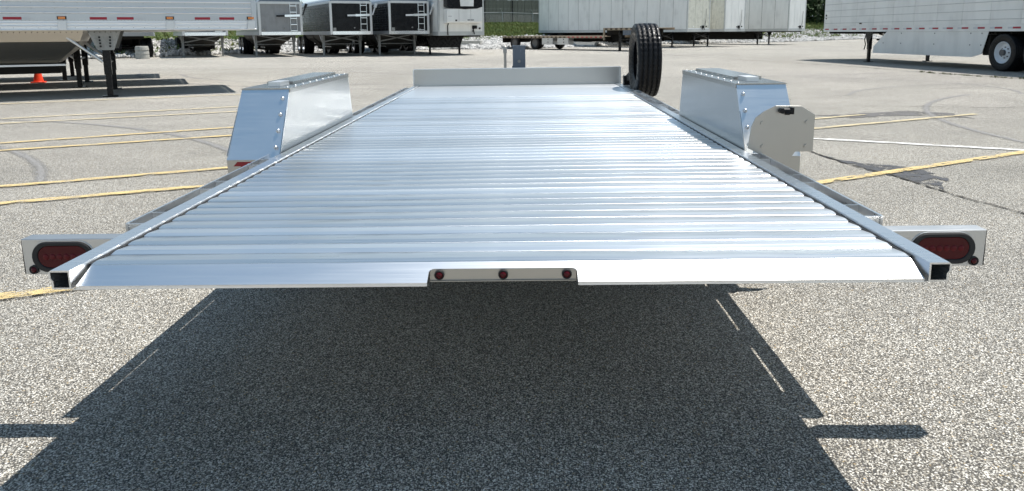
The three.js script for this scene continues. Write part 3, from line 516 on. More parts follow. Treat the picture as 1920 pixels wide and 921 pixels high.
    P3(t, 'gate_rail', [bb(a + 0.5, b - 0.40, yT - 0.66, yT - 0.625, zT * 0.442, zT * 0.47)], M.dullAlu, t);
  }
  // tandem at the back
  P3(t, 'bogie_frame', [bb(-L + 0.3, -L + 3.0, Y0 - 0.16, Y0 - 0.003, -0.6, 0.6), rod([-L + 0.95, 0.51, -0.9], [-L + 0.95, 0.51, 0.9], 0.06), rod([-L + 2.2, 0.51, -0.9], [-L + 2.2, 0.51, 0.9], 0.06), bb(-L + 0.6, -L + 2.6, 0.62, Y0 - 0.165, -0.5, -0.4), bb(-L + 0.6, -L + 2.6, 0.62, Y0 - 0.165, 0.4, 0.5)], M.darkFrame, t);
  for (const x of [-L + 0.95, -L + 2.2]) for (const s of [-1, 1]) bigWheel(t, x, s * (W - 0.16), M.wheelAlu);
  P3(t, 'rear_panel', [bb(-L - 0.04, -L + 0.029, Y0, Y1 - 0.1, -W + 0.05, W - 0.05)], o.frontMat, t);
  if (o.near) {
    // reflective tape, lamps, lamp brackets and rivets placed along the visible side; t measured from the landing leg in the photograph
    const X = q => q - 2.759, zz = W - 0.004;
    P3(t, 'tape_band', [bb(-L + 0.03, -0.03, Y0 + 0.172, Y0 + 0.290, zz, zz + 0.006)], o.sideMat, t);
    for (const q of [-9.9, -8.7, -8.1, -6.9, -6.3, -5.1, -4.5, -3.3, -2.7, -1.50, -0.165, 0.277, 1.615, 2.061]) P3(t, 'red_reflector', [bb(X(q), X(q) + 0.28, Y0 + 0.190, Y0 + 0.238, zz + 0.0065, zz + 0.008)], M.redTape, t);
    for (const q of [-9.6, -8.4, -7.8, -6.6, -6.0, -4.8, -4.2, -3.0, -2.4, -1.215, 0.118, 0.560, 1.90]) P3(t, 'silver_reflector', [bb(X(q), X(q) + 0.15, Y0 + 0.190, Y0 + 0.238, zz + 0.0065, zz + 0.008)], M.whiteTape, t);
    for (const q of [-9.35, -7.55, -5.75, -3.95, -2.15, -0.607, 1.174, 2.651]) {
      P3(t, 'marker_lamp', [bb(X(q) - 0.075, X(q) + 0.075, Y0 + 0.193, Y0 + 0.252, zz + 0.0065, zz + 0.02)], M.grommet, t);
      P3(t, 'amber_lens', [bb(X(q) - 0.055, X(q) + 0.055, Y0 + 0.200, Y0 + 0.244, zz + 0.0205, zz + 0.042)], M.amber, t);
      P3(t, 'lamp_bracket', [exZ(shape([[X(q) - 0.075, Y0 + 0.004], [X(q) + 0.06, Y0 + 0.004], [X(q) + 0.075, Y0 + 0.17], [X(q) - 0.07, Y0 + 0.17]]), W + 0.030, W + 0.036)], M.dullAlu, t);
    }
    const riv = []; const rv = (x, y, z) => riv.push(place(new THREE.OctahedronGeometry(0.007), x, y, z));
    for (let x = -L + 0.1; x < -0.1; x += 0.058) rv(x, Y0 + 0.179, zz + 0.007);
    for (let x = -L + 0.1; x < -0.1; x += 0.36) for (let k = 0; k < 5; k++) { rv(x, Y0 + 0.388 + k * 0.105, zz + 0.001); }
    for (let x = -L + 0.1; x < -0.1; x += 0.19) rv(x, Y0 + 0.045, W + 0.002);
    P3(t, 'rivets', riv, M.steelGrey, t).userData.kind = 'stuff';
    const hr = []; for (let x = -9; x < -2.5; x += 0.09) hr.push(place(new THREE.OctahedronGeometry(0.010), x, Y0 - 0.035, W - 0.112));
    P3(t, 'hopper_bolts', hr, M.darkFrame, t).userData.kind = 'stuff';
  }
  return t;
}
{
  const th = 27 * Math.PI / 180, ax = [Math.cos(th), Math.sin(th)], nn = [Math.sin(th), -Math.cos(th)];
  const base = { w: 2.6, L: 12.2, y0: 1.25, y1: 2.95, legX: -2.72, legZ: 1.10, railMat: M.hopperRibLit, sideMat: M.hopperSide, frameMat: M.hopperSide, frontMat: M.hopperSide, sillMat: M.polished, legMat: M.blackSteel, bracketMat: M.steelGrey, strutMat: M.dullAlu, slatMat: M.hopperRibLit, tubMat: M.hopperTub, tarpMat: M.jackGrey, tubs: [[-7.1, -3.05], [-11.0, -7.15]], near: true };
  const nose = [-5.312 - nn[0] * 1.3, 13.27 - nn[1] * 1.3];
  const put = (o, perp, along) => putAt(o, nose[0] - nn[0] * perp + ax[0] * along, nose[1] - nn[1] * perp + ax[1] * along, th);
  put(grainTrailer({ ...base, label: 'silver ribbed grain trailer with red reflective strips and amber side lamps' }), 0, 0);
  put(grainTrailer({ ...base, near: false, ribs: 0, bracketMat: M.tubBeige, label: 'silver grain trailer on beige boxed legs, hidden behind the ribbed silver one' }), 3.25, -0.73);
  put(grainTrailer({ ...base, near: false, ribs: 0, label: 'silver grain trailer standing beside the orange traffic cone' }), 6.5, -1.3);
}
{
  // traffic cone between the parked grain trailers
  const t = thing('traffic_cone', 'small orange red traffic cone under the silver grain trailer', 'traffic cone');
  P3(t, 'cone', [place(new THREE.LatheGeometry([[0.0, 0.46], [0.028, 0.46], [0.034, 0.44], [0.115, 0.035], [0.125, 0.03], [0.125, 0.026]].map(p => new THREE.Vector2(...p)), 24))], M.coneRed, t);
  P3(t, 'base', [bb(-0.15, 0.15, 0, 0.026, -0.15, 0.15)], M.coneRed, t);
  putAt(t, -12.1, 16.6, 0.4);
}
{
  // row of parked trailers facing the lot
  const a = 28 * Math.PI / 180, th = Math.atan2(-Math.cos(a), Math.sin(a)), left = [-Math.cos(a), -Math.sin(a)];
  const nose = (x, z, w) => [x + left[0] * w / 2, z + left[1] * w / 2];
  const base = { w: 2.12, L: 9.4, y0: 1.11, y1: 2.76, legX: -2.1, legZ: 0.98, railMat: M.dullAlu, legMat: M.steelGrey, bracketMat: M.steelGrey, strutMat: M.dullAlu, tubMat: M.shadedTub, tubs: [[-4.7, -2.4], [-6.7, -4.75]], front: true, crankMat: M.polished, gripMat: M.blackSteel, frameMat: M.boxAlu, sillMat: M.polished, tarpMat: M.jackGrey };
  const silver = { sideMat: M.hopperSide, frontMat: M.greyFront, ribs: 0.12 }, black = { sideMat: M.blackPaint, frontMat: M.blackPaint, gripMat: M.dullAlu, ribs: 0.12 };
  for (const [x, z, kind, label] of [
    [-15.25, 36.6, silver, 'silver grain trailer next to the concrete bollard'],
    [-11.35, 36.6, silver, 'silver grain trailer with grey front, ladder and black crank grip'],
    [-7.75, 36.6, black, 'black grain trailer with silver corner posts, next to the silver one'],
    [-4.85, 36.9, black, 'black grain trailer with silver ladder, next to the white refrigerated trailer']]) {
    const n = nose(x, z, 2.12); putAt(grainTrailer({ ...base, ...kind, label, group: 'grain trailers parked in a row' }), n[0], n[1], th);
  }
  // one more seen from behind at the end of the row
  putAt(grainTrailer({ ...base, ...silver, front: false, ribs: 0, label: 'silver grain trailer with its dual rear tyres beside the concrete bollard' }), -25.6, 43.6, Math.atan2(0.80, -0.60));
}

// box vans and refrigerated trailers
function boxTrailer(o) {
  const t = thing(o.name, o.label, 'trailer', o.group), W = 1.29, L = o.L, Y0 = o.y0 ?? 1.09, Y1 = o.y1 ?? 4.1, b = Y0 + 0.20, n = o.panels, pw = (L - 0.16) / n, sw = o.seam ?? 0.0125;
  for (const s of [-1, 1]) {
    for (let k = 0; k < n; k++) {
      const x0 = -L + 0.08 + k * pw;
      P3(t, 'side_panel', [bb(x0 + sw + 0.0005, x0 + pw - sw - 0.0005, b + 0.004, Y1 - 0.12, s * (W - 0.04), s * (W - 0.002 - 0.001 * (k % 2)))], o.side[k % o.side.length], t);
      if (o.posts) P3(t, 'panel_post', [bb(x0 + pw - sw, x0 + pw + sw, b + 0.004, Y1 - 0.12, s * (W - 0.04), s * (W - 0.012))], M.darkFrame, t);
    }
    if (o.lines && s === (o.vis ?? 1)) for (let y = b + 0.12; y < Y1 - 0.2; y += 0.24) P3(t, 'side_bead', [bb(-L + 0.09, -0.09, y, y + 0.016, s * (W - 0.0015), s * (W + 0.010))], o.rail === M.white ? M.vanRail : o.side[0], t);  // greyer beads on white rails: their thin shadow lines put into the colour
    P3(t, 'bottom_rail', [bb(-L, 0, Y0, b, s * (W - 0.07), s * W)], o.rail, t);
    P3(t, 'top_rail', [bb(-L, 0, Y1 - 0.118, Y1, s * (W - 0.07), s * W)], o.rail, t);
    P3(t, 'corner_post', [bb(-0.08, 0.0, b + 0.001, Y1 - 0.119, s * (W - 0.09), s * W)], o.post ?? o.rail, t);
    P3(t, 'rear_post', [bb(-L, -L + 0.078, b + 0.001, Y1 - 0.119, s * (W - 0.09), s * W)], o.post ?? o.rail, t);
    const lx = -(o.legX ?? 2.9);
    P3(t, 'landing_leg', [bb(lx - 0.06, lx + 0.06, 0.45, Y0 - 0.003, s * (W - (o.legIn ?? 0.42)) - 0.06, s * (W - (o.legIn ?? 0.42)) + 0.06), bb(lx - 0.048, lx + 0.048, 0.022, 0.449, s * (W - (o.legIn ?? 0.42)) - 0.045, s * (W - (o.legIn ?? 0.42)) + 0.045), bb(lx - 0.12, lx + 0.12, 0, 0.0215, s * (W - (o.legIn ?? 0.42)) - 0.12, s * (W - (o.legIn ?? 0.42)) + 0.12)], M.blackSteel, t);
    P3(t, 'leg_gusset', [exZ(shape([[lx - 0.30, Y0 - 0.003], [lx - 0.055, 0.66], [lx + 0.055, 0.66], [lx + 0.22, Y0 - 0.003]]), 0, 0.012).translate(0, 0, s * (W - (o.legIn ?? 0.42) + 0.065) - 0.006)], M.blackSteel, t);
  }
  P3(t, 'roof', [bb(-L, 0, Y1 + 0.0005, Y1 + 0.02, -W + 0.01, W - 0.01)], M.white, t);
  P3(t, 'floor', [bb(-L + 0.02, -0.02, Y0 + 0.02, Y0 + 0.14, -W + 0.072, W - 0.072)], M.darkFrame, t);
  P3(t, 'front_panel', [bb(-0.055, -0.012, b, Y1 - 0.12, -W + 0.091, W - 0.091)], o.front, t);
  P3(t, 'front_sill', [bb(-0.06, 0.004, Y0, b - 0.002, -W + 0.071, W - 0.071)], o.rail, t);
  P3(t, 'rear_door', [bb(-L + 0.02, -L + 0.06, b, Y1 - 0.12, -W + 0.091, W - 0.091)], o.front, t);
  for (const z of [-0.42, 0.42]) P3(t, 'front_post', [bb(-0.0115, -0.004, b + 0.002, Y1 - 0.13, z - 0.012, z + 0.012)], o.front, t);
  const lx = -(o.legX ?? 2.9);
  P3(t, 'leg_cross_tube', [rod([lx, 0.8, -W + 0.42], [lx, 0.8, W - 0.42], 0.03), bar([lx, 1.0, -W + 0.5], [lx, 0.6, W - 0.5], 0.04), bar([lx + 0.05, 1.0, W - 0.5], [lx + 0.05, 0.6, -W + 0.5], 0.04)], M.blackSteel, t);
  P3(t, 'cross_members', Array.from({ length: Math.floor(L / 0.6) }, (_, k) => bb(-0.3 - k * 0.6, -0.36 - k * 0.6, Y0 - 0.08, Y0 + 0.019, -W + 0.1, W - 0.1)), M.darkFrame, t);
  if (o.underBox) P3(t, 'under_shade_plates', [bb(-L + 0.4, -(o.legX ?? 2.9) - 0.5, 0.42, Y0 - 0.085, -0.62, -0.54), bb(-L + 0.4, -(o.legX ?? 2.9) - 0.5, 0.42, Y0 - 0.085, 0.54, 0.62)], M.darkFrame, t);  // long dark plates added to stand in for deep shade below the floor
  const ax = o.axles ?? [-L + 1.3, -L + 2.6];
  for (const x of ax) { for (const s of [-1, 1]) bigWheel(t, x, s * (W - 0.16), o.wheel ?? M.wheelWhite); }
  P3(t, 'bogie_frame', [bb(Math.min(...ax) - 0.7, Math.max(...ax) + 0.7, 0.66, Y0 - 0.085, -0.55, 0.55), ...ax.map(x => rod([x, 0.51, -1.0], [x, 0.51, 1.0], 0.065))], M.darkFrame, t);
  // air and electric couplings on the nose
  if (o.coupling) {
    P3(t, 'coupling_box', [bb(-0.0115, 0.03, b + 0.05, b + 0.24, -0.62, -0.36), cyl(0.05, 0.05, 0.06, 0.01, b + 0.17, -0.85, 0, Math.PI / 2, 12), cyl(0.04, 0.04, 0.06, 0.01, b + 0.14, -0.22, 0, Math.PI / 2, 12)], M.blackSteel, t);
    P3(t, 'air_hose', [rod([0.03, b + 0.20, -0.55], [0.05, b - 0.06, -0.60], 0.022), rod([0.03, b + 0.20, -0.44], [0.05, b - 0.04, -0.40], 0.022), rod([0.02, b + 0.24, -0.70], [0.02, b + 0.62, -0.78], 0.014), rod([0.02, b + 0.62, -0.78], [0.02, b + 1.4, -0.80], 0.010)], M.blackSteel, t);
    P3(t, 'data_plate', [bb(-0.0115, 0.0, b + 0.14, b + 0.22, 0.55, 0.66)], M.whiteClean, t);
    P3(t, 'lower_scuff_plate', [bb(-0.0118, -0.006, b + 0.001, b + 0.06, -W + 0.10, W - 0.10)], M.dullAlu, t);
  }
  return t;
}
{
  // refrigerated trailer at the end of the row
  const a = 28 * Math.PI / 180, th = Math.atan2(-Math.cos(a), Math.sin(a)), w = 2.58;
  const t = boxTrailer({ name: 'refrigerated_trailer', label: 'white refrigerated trailer with cooling unit on its nose', L: 13.5, y0: 1.02, panels: 11, side: [M.white], rail: M.vanRail, front: M.whiteClean, lines: true, legX: 2.4, underBox: true, post: M.vanRail });
  const b = 1.22;
  P3(t, 'cooling_unit', [exZ(shape([[0, 0], [0.42, 0.02], [0.46, 0.08], [0.46, 0.72], [0, 0.72]]), -0.98, 0.98).translate(0, b + 0.42, 0)], M.whiteClean, t);
  for (const z of [-0.33, 0.33]) P3(t, 'unit_door_gap', [bb(0.4605, 0.464, b + 0.50, b + 1.12, z - 0.006, z + 0.006)], M.steelGrey, t);
  P3(t, 'unit_grille', [exZ(shape([[-0.98, 0.10], [-0.7, 0.02], [0, -0.03], [0.7, 0.02], [0.98, 0.10], [0.98, 1.2], [-0.98, 1.2]]), 0, 0.48).applyMatrix4(new THREE.Matrix4().makeRotationY(Math.PI / 2)).translate(0, b + 1.15, 0)], M.blackPaint, t);
  P3(t, 'unit_badge_panel', [exZ(shape([[-0.36, 0.12], [0.36, 0.12], [0.42, 1.1], [-0.42, 1.1]]), 0, 0.05).applyMatrix4(new THREE.Matrix4().makeRotationY(Math.PI / 2)).translate(0.4805, b + 1.15, -0.1)], M.whiteClean, t);
  for (const z of [-0.22, -0.42]) P3(t, 'unit_vent', [bb(0.4605, 0.468, b + 0.56, b + 0.60, z - 0.08, z + 0.08)], M.blackSteel, t);
  P3(t, 'unit_latch', [bb(0.4605, 0.47, b + 0.52, b + 0.60, 0.44, 0.54)], M.blackSteel, t);
  P3(t, 'unit_lettering', [bb(0.4605, 0.463, b + 0.76, b + 0.78, 0.72, 0.92)], M.steelGrey, t);
  P3(t, 'hose', [rod([0.03, b + 0.42, 0.74], [0.05, b + 0.28, 0.80], 0.025), rod([0.05, b + 0.28, 0.80], [0.03, b - 0.18, 0.78], 0.025)], M.blackSteel, t);
  P3(t, 'air_hose', [rod([0.03, b + 0.24, -0.62], [0.06, b - 0.14, -0.70], 0.025), rod([0.03, b + 0.26, -0.75], [0.06, b + 0.0, -0.60], 0.025), bb(-0.01, 0.05, b + 0.14, b + 0.30, -0.86, -0.60), cyl(0.05, 0.05, 0.06, 0.02, b + 0.16, -1.02, 0, Math.PI / 2)], M.blackSteel, t);
  P3(t, 'side_panel_under', [bb(-8.2, -2.6, 0.42, 1.01, 0.9, 0.94)], M.blackSteel, t);
  P3(t, 'leg_shield', [exZ(shape([[-1.12, 1.015], [-0.86, 0.36], [0.86, 0.36], [1.12, 1.015]]), 0, 0.012).applyMatrix4(new THREE.Matrix4().makeRotationY(Math.PI / 2)).translate(-2.33, 0, 0)], M.blackSteel, t);
  const x = -2.03, z = 37.6; putAt(t, x - Math.cos(a) * w / 2, z - Math.sin(a) * w / 2, th);
}
const vanTh = Math.atan2(-0.763, 0.646);                                // noses of the box vans point right and towards the lot
for (const [x, z, label, front, L, side] of [
  [11.4, 50.3, 'grey white box van trailer with dented grimy nose, behind the step deck', M.whiteDirty, 15.6, [M.white]],
  [14.75, 53.2, 'white box van trailer tucked close behind the grimy nosed one', M.whiteClean, 14.5, [M.whiteDirty]],
  [21.3, 58.6, 'white box van trailer with clean nose beside the open gap to the grass', M.whiteClean, 15.6, [M.white]]]) {
  const t = boxTrailer({ name: 'box_van_trailer', label, L, panels: 13, side, rail: M.vanRail, front, posts: true, coupling: true, group: 'box van trailers parked by the rock bank', legX: 3.0, underBox: true, wheel: M.hub, y0: 1.10 });
  putAt(t, x + 0.763 * 1.29, z + 0.646 * 1.29, vanTh);
}
{
  // white trailer on the right with an aerodynamic skirt
  const th = Math.atan2(0.995, -0.0995);
  const t = boxTrailer({ name: 'skirted_trailer', label: 'white ribbed trailer with long side skirt and white wheels', L: 15.0, y0: 1.085, panels: 13, side: [M.white, M.whiteClean], rail: M.white, front: M.whiteClean, lines: true, posts: true, seam: 0.005, vis: -1, axles: [-9.75, -11.0], legX: 3.08, legIn: 0.16 });
  const X = zf => -(28.45 - zf) * 1.005;                                 // local x of a point beside world depth zf
  for (const s of [-1, 1]) {
    P3(t, 'side_skirt', [exZ(shape([[X(24.9), 0.34], [X(19.9), 0.355], [X(19.5), 0.45], [X(19.3), 1.083], [X(24.15), 1.083], [X(24.9), 0.56]]), 0, 0.012).translate(0, 0, s > 0 ? 1.262 : -1.274)], M.white, t);
  }
  for (const q of [24.3, 23.3, 21.6, 20.0, 19.55]) for (const y of [0.70, 1.03]) P3(t, 'skirt_bolt', [cyl(0.02, 0.02, 0.012, X(q), y, -1.281, Math.PI / 2, 0, 6)], M.steelGrey, t);
  for (let k = 0; k < 20; k++) { const x = -0.10 - k * 0.665; P3(t, 'red_reflector', [bb(x - 0.30, x - 0.02, 1.155, 1.205, -1.2905, -1.2925)], M.redTape, t); P3(t, 'silver_reflector', [bb(x - 0.02, x + 0.16, 1.155, 1.205, -1.2905, -1.2925)], M.whiteTape, t); }
  P3(t, 'side_lamp', [cyl(0.035, 0.035, 0.02, -0.16, 1.72, -1.30, Math.PI / 2, 0, 12), bb(-0.2, -0.12, 1.58, 1.62, -1.2905, -1.305)], M.blackSteel, t);
  P3(t, 'door_handle', [bb(-2.75, -2.6, 1.36, 1.40, -1.2945, -1.305)], M.blackSteel, t);
  P3(t, 'crank', [rod([-2.90, 0.98, -1.18], [-2.84, 0.80, -1.19], 0.018), rod([-2.84, 0.80, -1.19], [-2.92, 0.62, -1.19], 0.018), rod([-2.92, 0.62, -1.19], [-2.86, 0.44, -1.20], 0.018)], M.blackSteel, t);
  P3(t, 'added_dark_box', [bb(-9.2, -8.95, 0.42, 1.0, -1.2, 1.2)], M.darkFrame, t);  // dark box added between skirt and wheel to darken that gap
  putAt(t, 12.107 + 0.995 * 1.29, 28.45 + 0.0995 * 1.29, th);
}
{
  // step deck flatbed in front of the box vans
  const t = thing('step_deck_trailer', 'low step deck trailer with tool boxes, in front of the grey box van', 'trailer');
  const W = 1.27, st = -3.35, Lr = -13.2, yl = 0.90, yu = 1.38;
  for (const s of [-1, 1]) {
    P3(t, 'lower_side_rail', [bb(Lr, st, yl - 0.13, yl, s * (W - 0.06), s * W)], M.wood, t);
    P3(t, 'upper_side_rail', [bb(st + 0.002, 0, yu - 0.14, yu, s * (W - 0.06), s * W)], M.wood, t);
    P3(t, 'step_post', [bb(st - 0.07, st + 0.0, yl + 0.001, yu - 0.0, s * (W - 0.1), s * (W + 0.004)), bb(st - 0.07, st - 0.001, yl - 0.25, yl - 0.131, s * (W - 0.1), s * W)], M.wood, t);
    for (let k = 0; k < 24; k++) P3(t, 'stake_pocket', [bb(Lr + 0.2 + k * 0.405, Lr + 0.36 + k * 0.405, yl - 0.105, yl - 0.035, s * W, s * (W + 0.03))], k > 15 ? M.redTape : M.darkFrame, t);
    for (let k = 0; k < 8; k++) P3(t, 'stake_pocket', [bb(st + 0.12 + k * 0.405, st + 0.28 + k * 0.405, yu - 0.105, yu - 0.035, s * W, s * (W + 0.03))], M.darkFrame, t);
  }
  P3(t, 'lower_deck', [bb(Lr, st - 0.072, yl - 0.05, yl - 0.004, -W + 0.0605, W - 0.0605)], M.wood, t);
  P3(t, 'upper_deck', [bb(st + 0.002, 0, yu - 0.05, yu - 0.004, -W + 0.0605, W - 0.0605)], M.wood, t);
  P3(t, 'frame', [bb(Lr + 0.1, st, 0.55, yl - 0.051, 0.45, 0.60), bb(Lr + 0.1, st, 0.55, yl - 0.051, -0.60, -0.45), bb(st - 0.4, -0.3, 0.98, yu - 0.051, 0.45, 0.60), bb(st - 0.4, -0.3, 0.98, yu - 0.051, -0.60, -0.45), bb(st - 0.4, st, 0.55, 0.98, -0.6, 0.6)], M.darkFrame, t);
  P3(t, 'rear_bumper', [bb(Lr - 0.05, Lr - 0.001, 0.45, yl, -W, W)], M.darkFrame, t);
  for (const x of [-9.85, -12.0]) for (const s of [-1, 1]) { const w = part('wheel', bigTyre, M.rubber, t); w.scale.setScalar(0.86); w.position.set(x, 0.4386, s * (W - 0.16)); part('rim', [place(new THREE.LatheGeometry([[0, 0.05], [0.12, 0.06], [0.2, 0.0], [0.28, 0.08], [0.30, 0.11]].map(p => new THREE.Vector2(...p)), 20), 0, 0, 0, s * Math.PI / 2)], M.hub, w); P3(t, 'fender_arch', [bb(x - 0.3, x + 0.3, yl - 0.128, yl - 0.051, s * (W - 0.35), s * (W - 0.0605))], M.darkFrame, t); }
  for (const x of [-9.05, -7.55]) { const q = P3(t, 'tool_box', [bb(x, x + 1.05, yl - 0.55, yl - 0.133, W - 0.5, W - 0.02)], M.toolBox, t); for (const y of [-0.25, -0.43]) P3(q, 'latch', [bb(x + 0.58, x + 0.63, yl + y, yl + y + 0.07, W - 0.02, W - 0.005)], M.blackSteel); }
  P3(t, 'air_tank', [exZ(shape([[-6.2, yl - 0.36], [-5.8, yl - 0.55], [-4.3, yl - 0.55], [-4.15, yl - 0.38]]), W - 0.4, W - 0.1)], M.toolBox, t);
  P3(t, 'landing_leg', [bb(-2.5, -2.38, 0.02, yu - 0.141, W - 0.5, W - 0.38), bb(-2.5, -2.38, 0.02, yu - 0.141, -W + 0.38, -W + 0.5), bb(-2.56, -2.32, 0, 0.0195, W - 0.56, W - 0.32), bb(-2.56, -2.32, 0, 0.0195, -W + 0.32, -W + 0.56), rod([-2.44, 0.7, -0.85], [-2.44, 0.7, 0.85], 0.03)], M.blackSteel, t);
  P3(t, 'nose_skirt', [bb(-1.9, -1.2, 0.95, yu - 0.141, W - 0.5, W - 0.1)], M.jackGrey, t);
  putAt(t, 7.1 + 0.763 * 1.27, 41.2 + 0.646 * 1.27, vanTh);
}
{
  // concrete block and bollard at the edge of the lot
  const t = part('concrete_block', [exZ(shape([[-0.73, 0], [0.73, 0], [0.73, 0.60], [-0.73, 0.60]]), -0.36, 0.36, 0.02)], M.concrete, scene); t.userData = { label: 'grey rectangular concrete block in front of the white rocks', category: 'concrete block' }; t.position.set(-3.72, 0, -51.9); t.rotation.y = -0.18;
  const b = thing('concrete_bollard', 'round pale concrete bollard beside parked dual tyres', 'bollard');
  for (const y of [0, 1, 2]) P3(b, 'concrete_ring', [place(new THREE.LatheGeometry([[0, 0], [0.31, 0], [0.325, 0.012], [0.318 - y * 0.012, 0.195], [0.305 - y * 0.012, 0.205], [0, 0.205]].map(p => new THREE.Vector2(...p)), 24), 0, y * 0.206, 0)], M.concrete, b);
  putAt(b, -18.96, 35.0, 0);
}

// ---------------------------------------------------------------- rocks, bank, fence, wall and trees behind the lot
const edge = [[-60, 28], [-30, 30], [-22, 34.6], [-20.2, 35.6], [-18.6, 40.5], [-16, 44.8], [-10, 47.5], [-5.2, 51.2], [-2, 50.2], [2, 54], [9, 62], [14, 66], [22, 71], [28.7, 76], [40.5, 90.4], [70, 118], [140, 180]];
const edgeAt = x => { for (let i = 0; i < edge.length - 1; i++) if (x <= edge[i + 1][0]) { const t = (x - edge[i][0]) / (edge[i + 1][0] - edge[i][0]); return edge[i][1] + t * (edge[i + 1][1] - edge[i][1]); } return 180; };
const bankK = x => x < 12 ? 1 : x < 26 ? 1 + 0.55 * (x - 12) / 14 : 1.55;
const bankH = d => d < 0 ? -0.15 : d < 5 ? 0.16 * d : d < 14 ? 0.8 + 0.135 * (d - 5) : d < 18 ? 2.02 - 0.05 * (d - 14) : 1.8;
{
  const X = [], Dd = [0, 0.3, 1, 2, 3, 4, 5, 6, 7, 8, 9, 10, 11, 12, 13, 14, 16, 18, 24, 34, 60, 160];
  for (let x = -60; x <= 140; x += 1) X.push(x);
  const grid = (i0, i1) => {
    const pos = [], ix = [], n = i1 - i0 + 1;
    for (const x of X) for (let k = i0; k <= i1; k++) { const d = Dd[k], y = bankH(d) * bankK(x) + (d > 0.2 && d < 30 ? 0.22 * (fbm(x / 1.6, d / 1.6, 301, 3) - 0.5) : 0); pos.push(x - d * 0.55, k ? y : -0.1, -(edgeAt(x) + d * 0.85)); }
    for (let a = 0; a < X.length - 1; a++) for (let k = 0; k < n - 1; k++) { const p = a * n + k, q = p + n; ix.push(p, q, p + 1, q, q + 1, p + 1); }
    const g = new THREE.BufferGeometry(); g.setAttribute('position', new THREE.Float32BufferAttribute(pos, 3)); g.setIndex(ix); g.computeVertexNormals(); const h = boxUV(g); h.computeVertexNormals(); return h;
  };
  struct('rock_bank', grid(0, 6), std([0.30, 0.29, 0.27], 1, 0, { map: rep(grime, 1, 1), bumpMap: rep(blotch, 2, 2), bumpScale: 0.05 }));
  struct('grass_bank', grid(6, Dd.length - 1), std([0.075, 0.105, 0.028], 1, 0, { map: rep(grime, 0.4, 0.4), bumpMap: rep(blotch, 1.4, 1.4), bumpScale: 0.08 }));
}
const bankPoint = (x, d) => [x - d * 0.55, bankH(d) * bankK(x) + 0.22 * (fbm(x / 1.6, d / 1.6, 301, 3) - 0.5), -(edgeAt(x) + d * 0.85)];
const inst = (name, geo, mat, list, label, category) => {
  const m = new THREE.InstancedMesh(geo, mat, list.length), q = new THREE.Object3D(), c = new THREE.Color();
  list.forEach((e, i) => { q.position.set(...e.p); q.rotation.set(...e.r); q.scale.set(...e.s); q.updateMatrix(); m.setMatrixAt(i, q.matrix); if (e.c) m.setColorAt(i, c.setRGB(...e.c)); });
  m.name = numbered(name); m.userData = { kind: 'stuff', label, category }; shadowy(m); scene.add(m); return m;
};
{
  const g = new THREE.IcosahedronGeometry(1, 1), p = g.attributes.position; for (let i = 0; i < p.count; i++) { const x = p.getX(i), y = p.getY(i), z = p.getZ(i), k = 0.75 + 0.5 * vnoise(x * 1.7 + 9, y * 1.7 + z * 2.3 + 9, 401); p.setXYZ(i, x * k, y * k, z * k); } g.computeVertexNormals();
  const L = [];
  const fill = (x0, x1, n, d0 = 0.05, d1 = 5.2) => { for (let i = 0; i < n; i++) { const d = d0 + (d1 - d0) * rnd(), P = bankPoint(rr(x0, x1), d); if (d > 4 && rnd() < (d - 4) * 0.7) continue; const s = rr(0.035, 0.11), v = rr(0.26, 0.62); L.push({ p: [P[0], P[1] + s * 0.25, P[2]], r: [rr(0, 6), rr(0, 6), rr(0, 6)], s: [s * rr(0.8, 1.5), s * rr(0.6, 1), s * rr(0.8, 1.3)], c: [v, v * 0.985, v * 0.95] }); } };
  fill(-24, -17, 5000); fill(-17, -7, 4000); fill(-7, 4, 11000); fill(4, 24, 5000); fill(24, 48, 15000);
  inst('rock_field', g, std([1, 1, 1], 0.95), L, 'broken white limestone rocks on the bank behind the trailers', 'rocks');
}
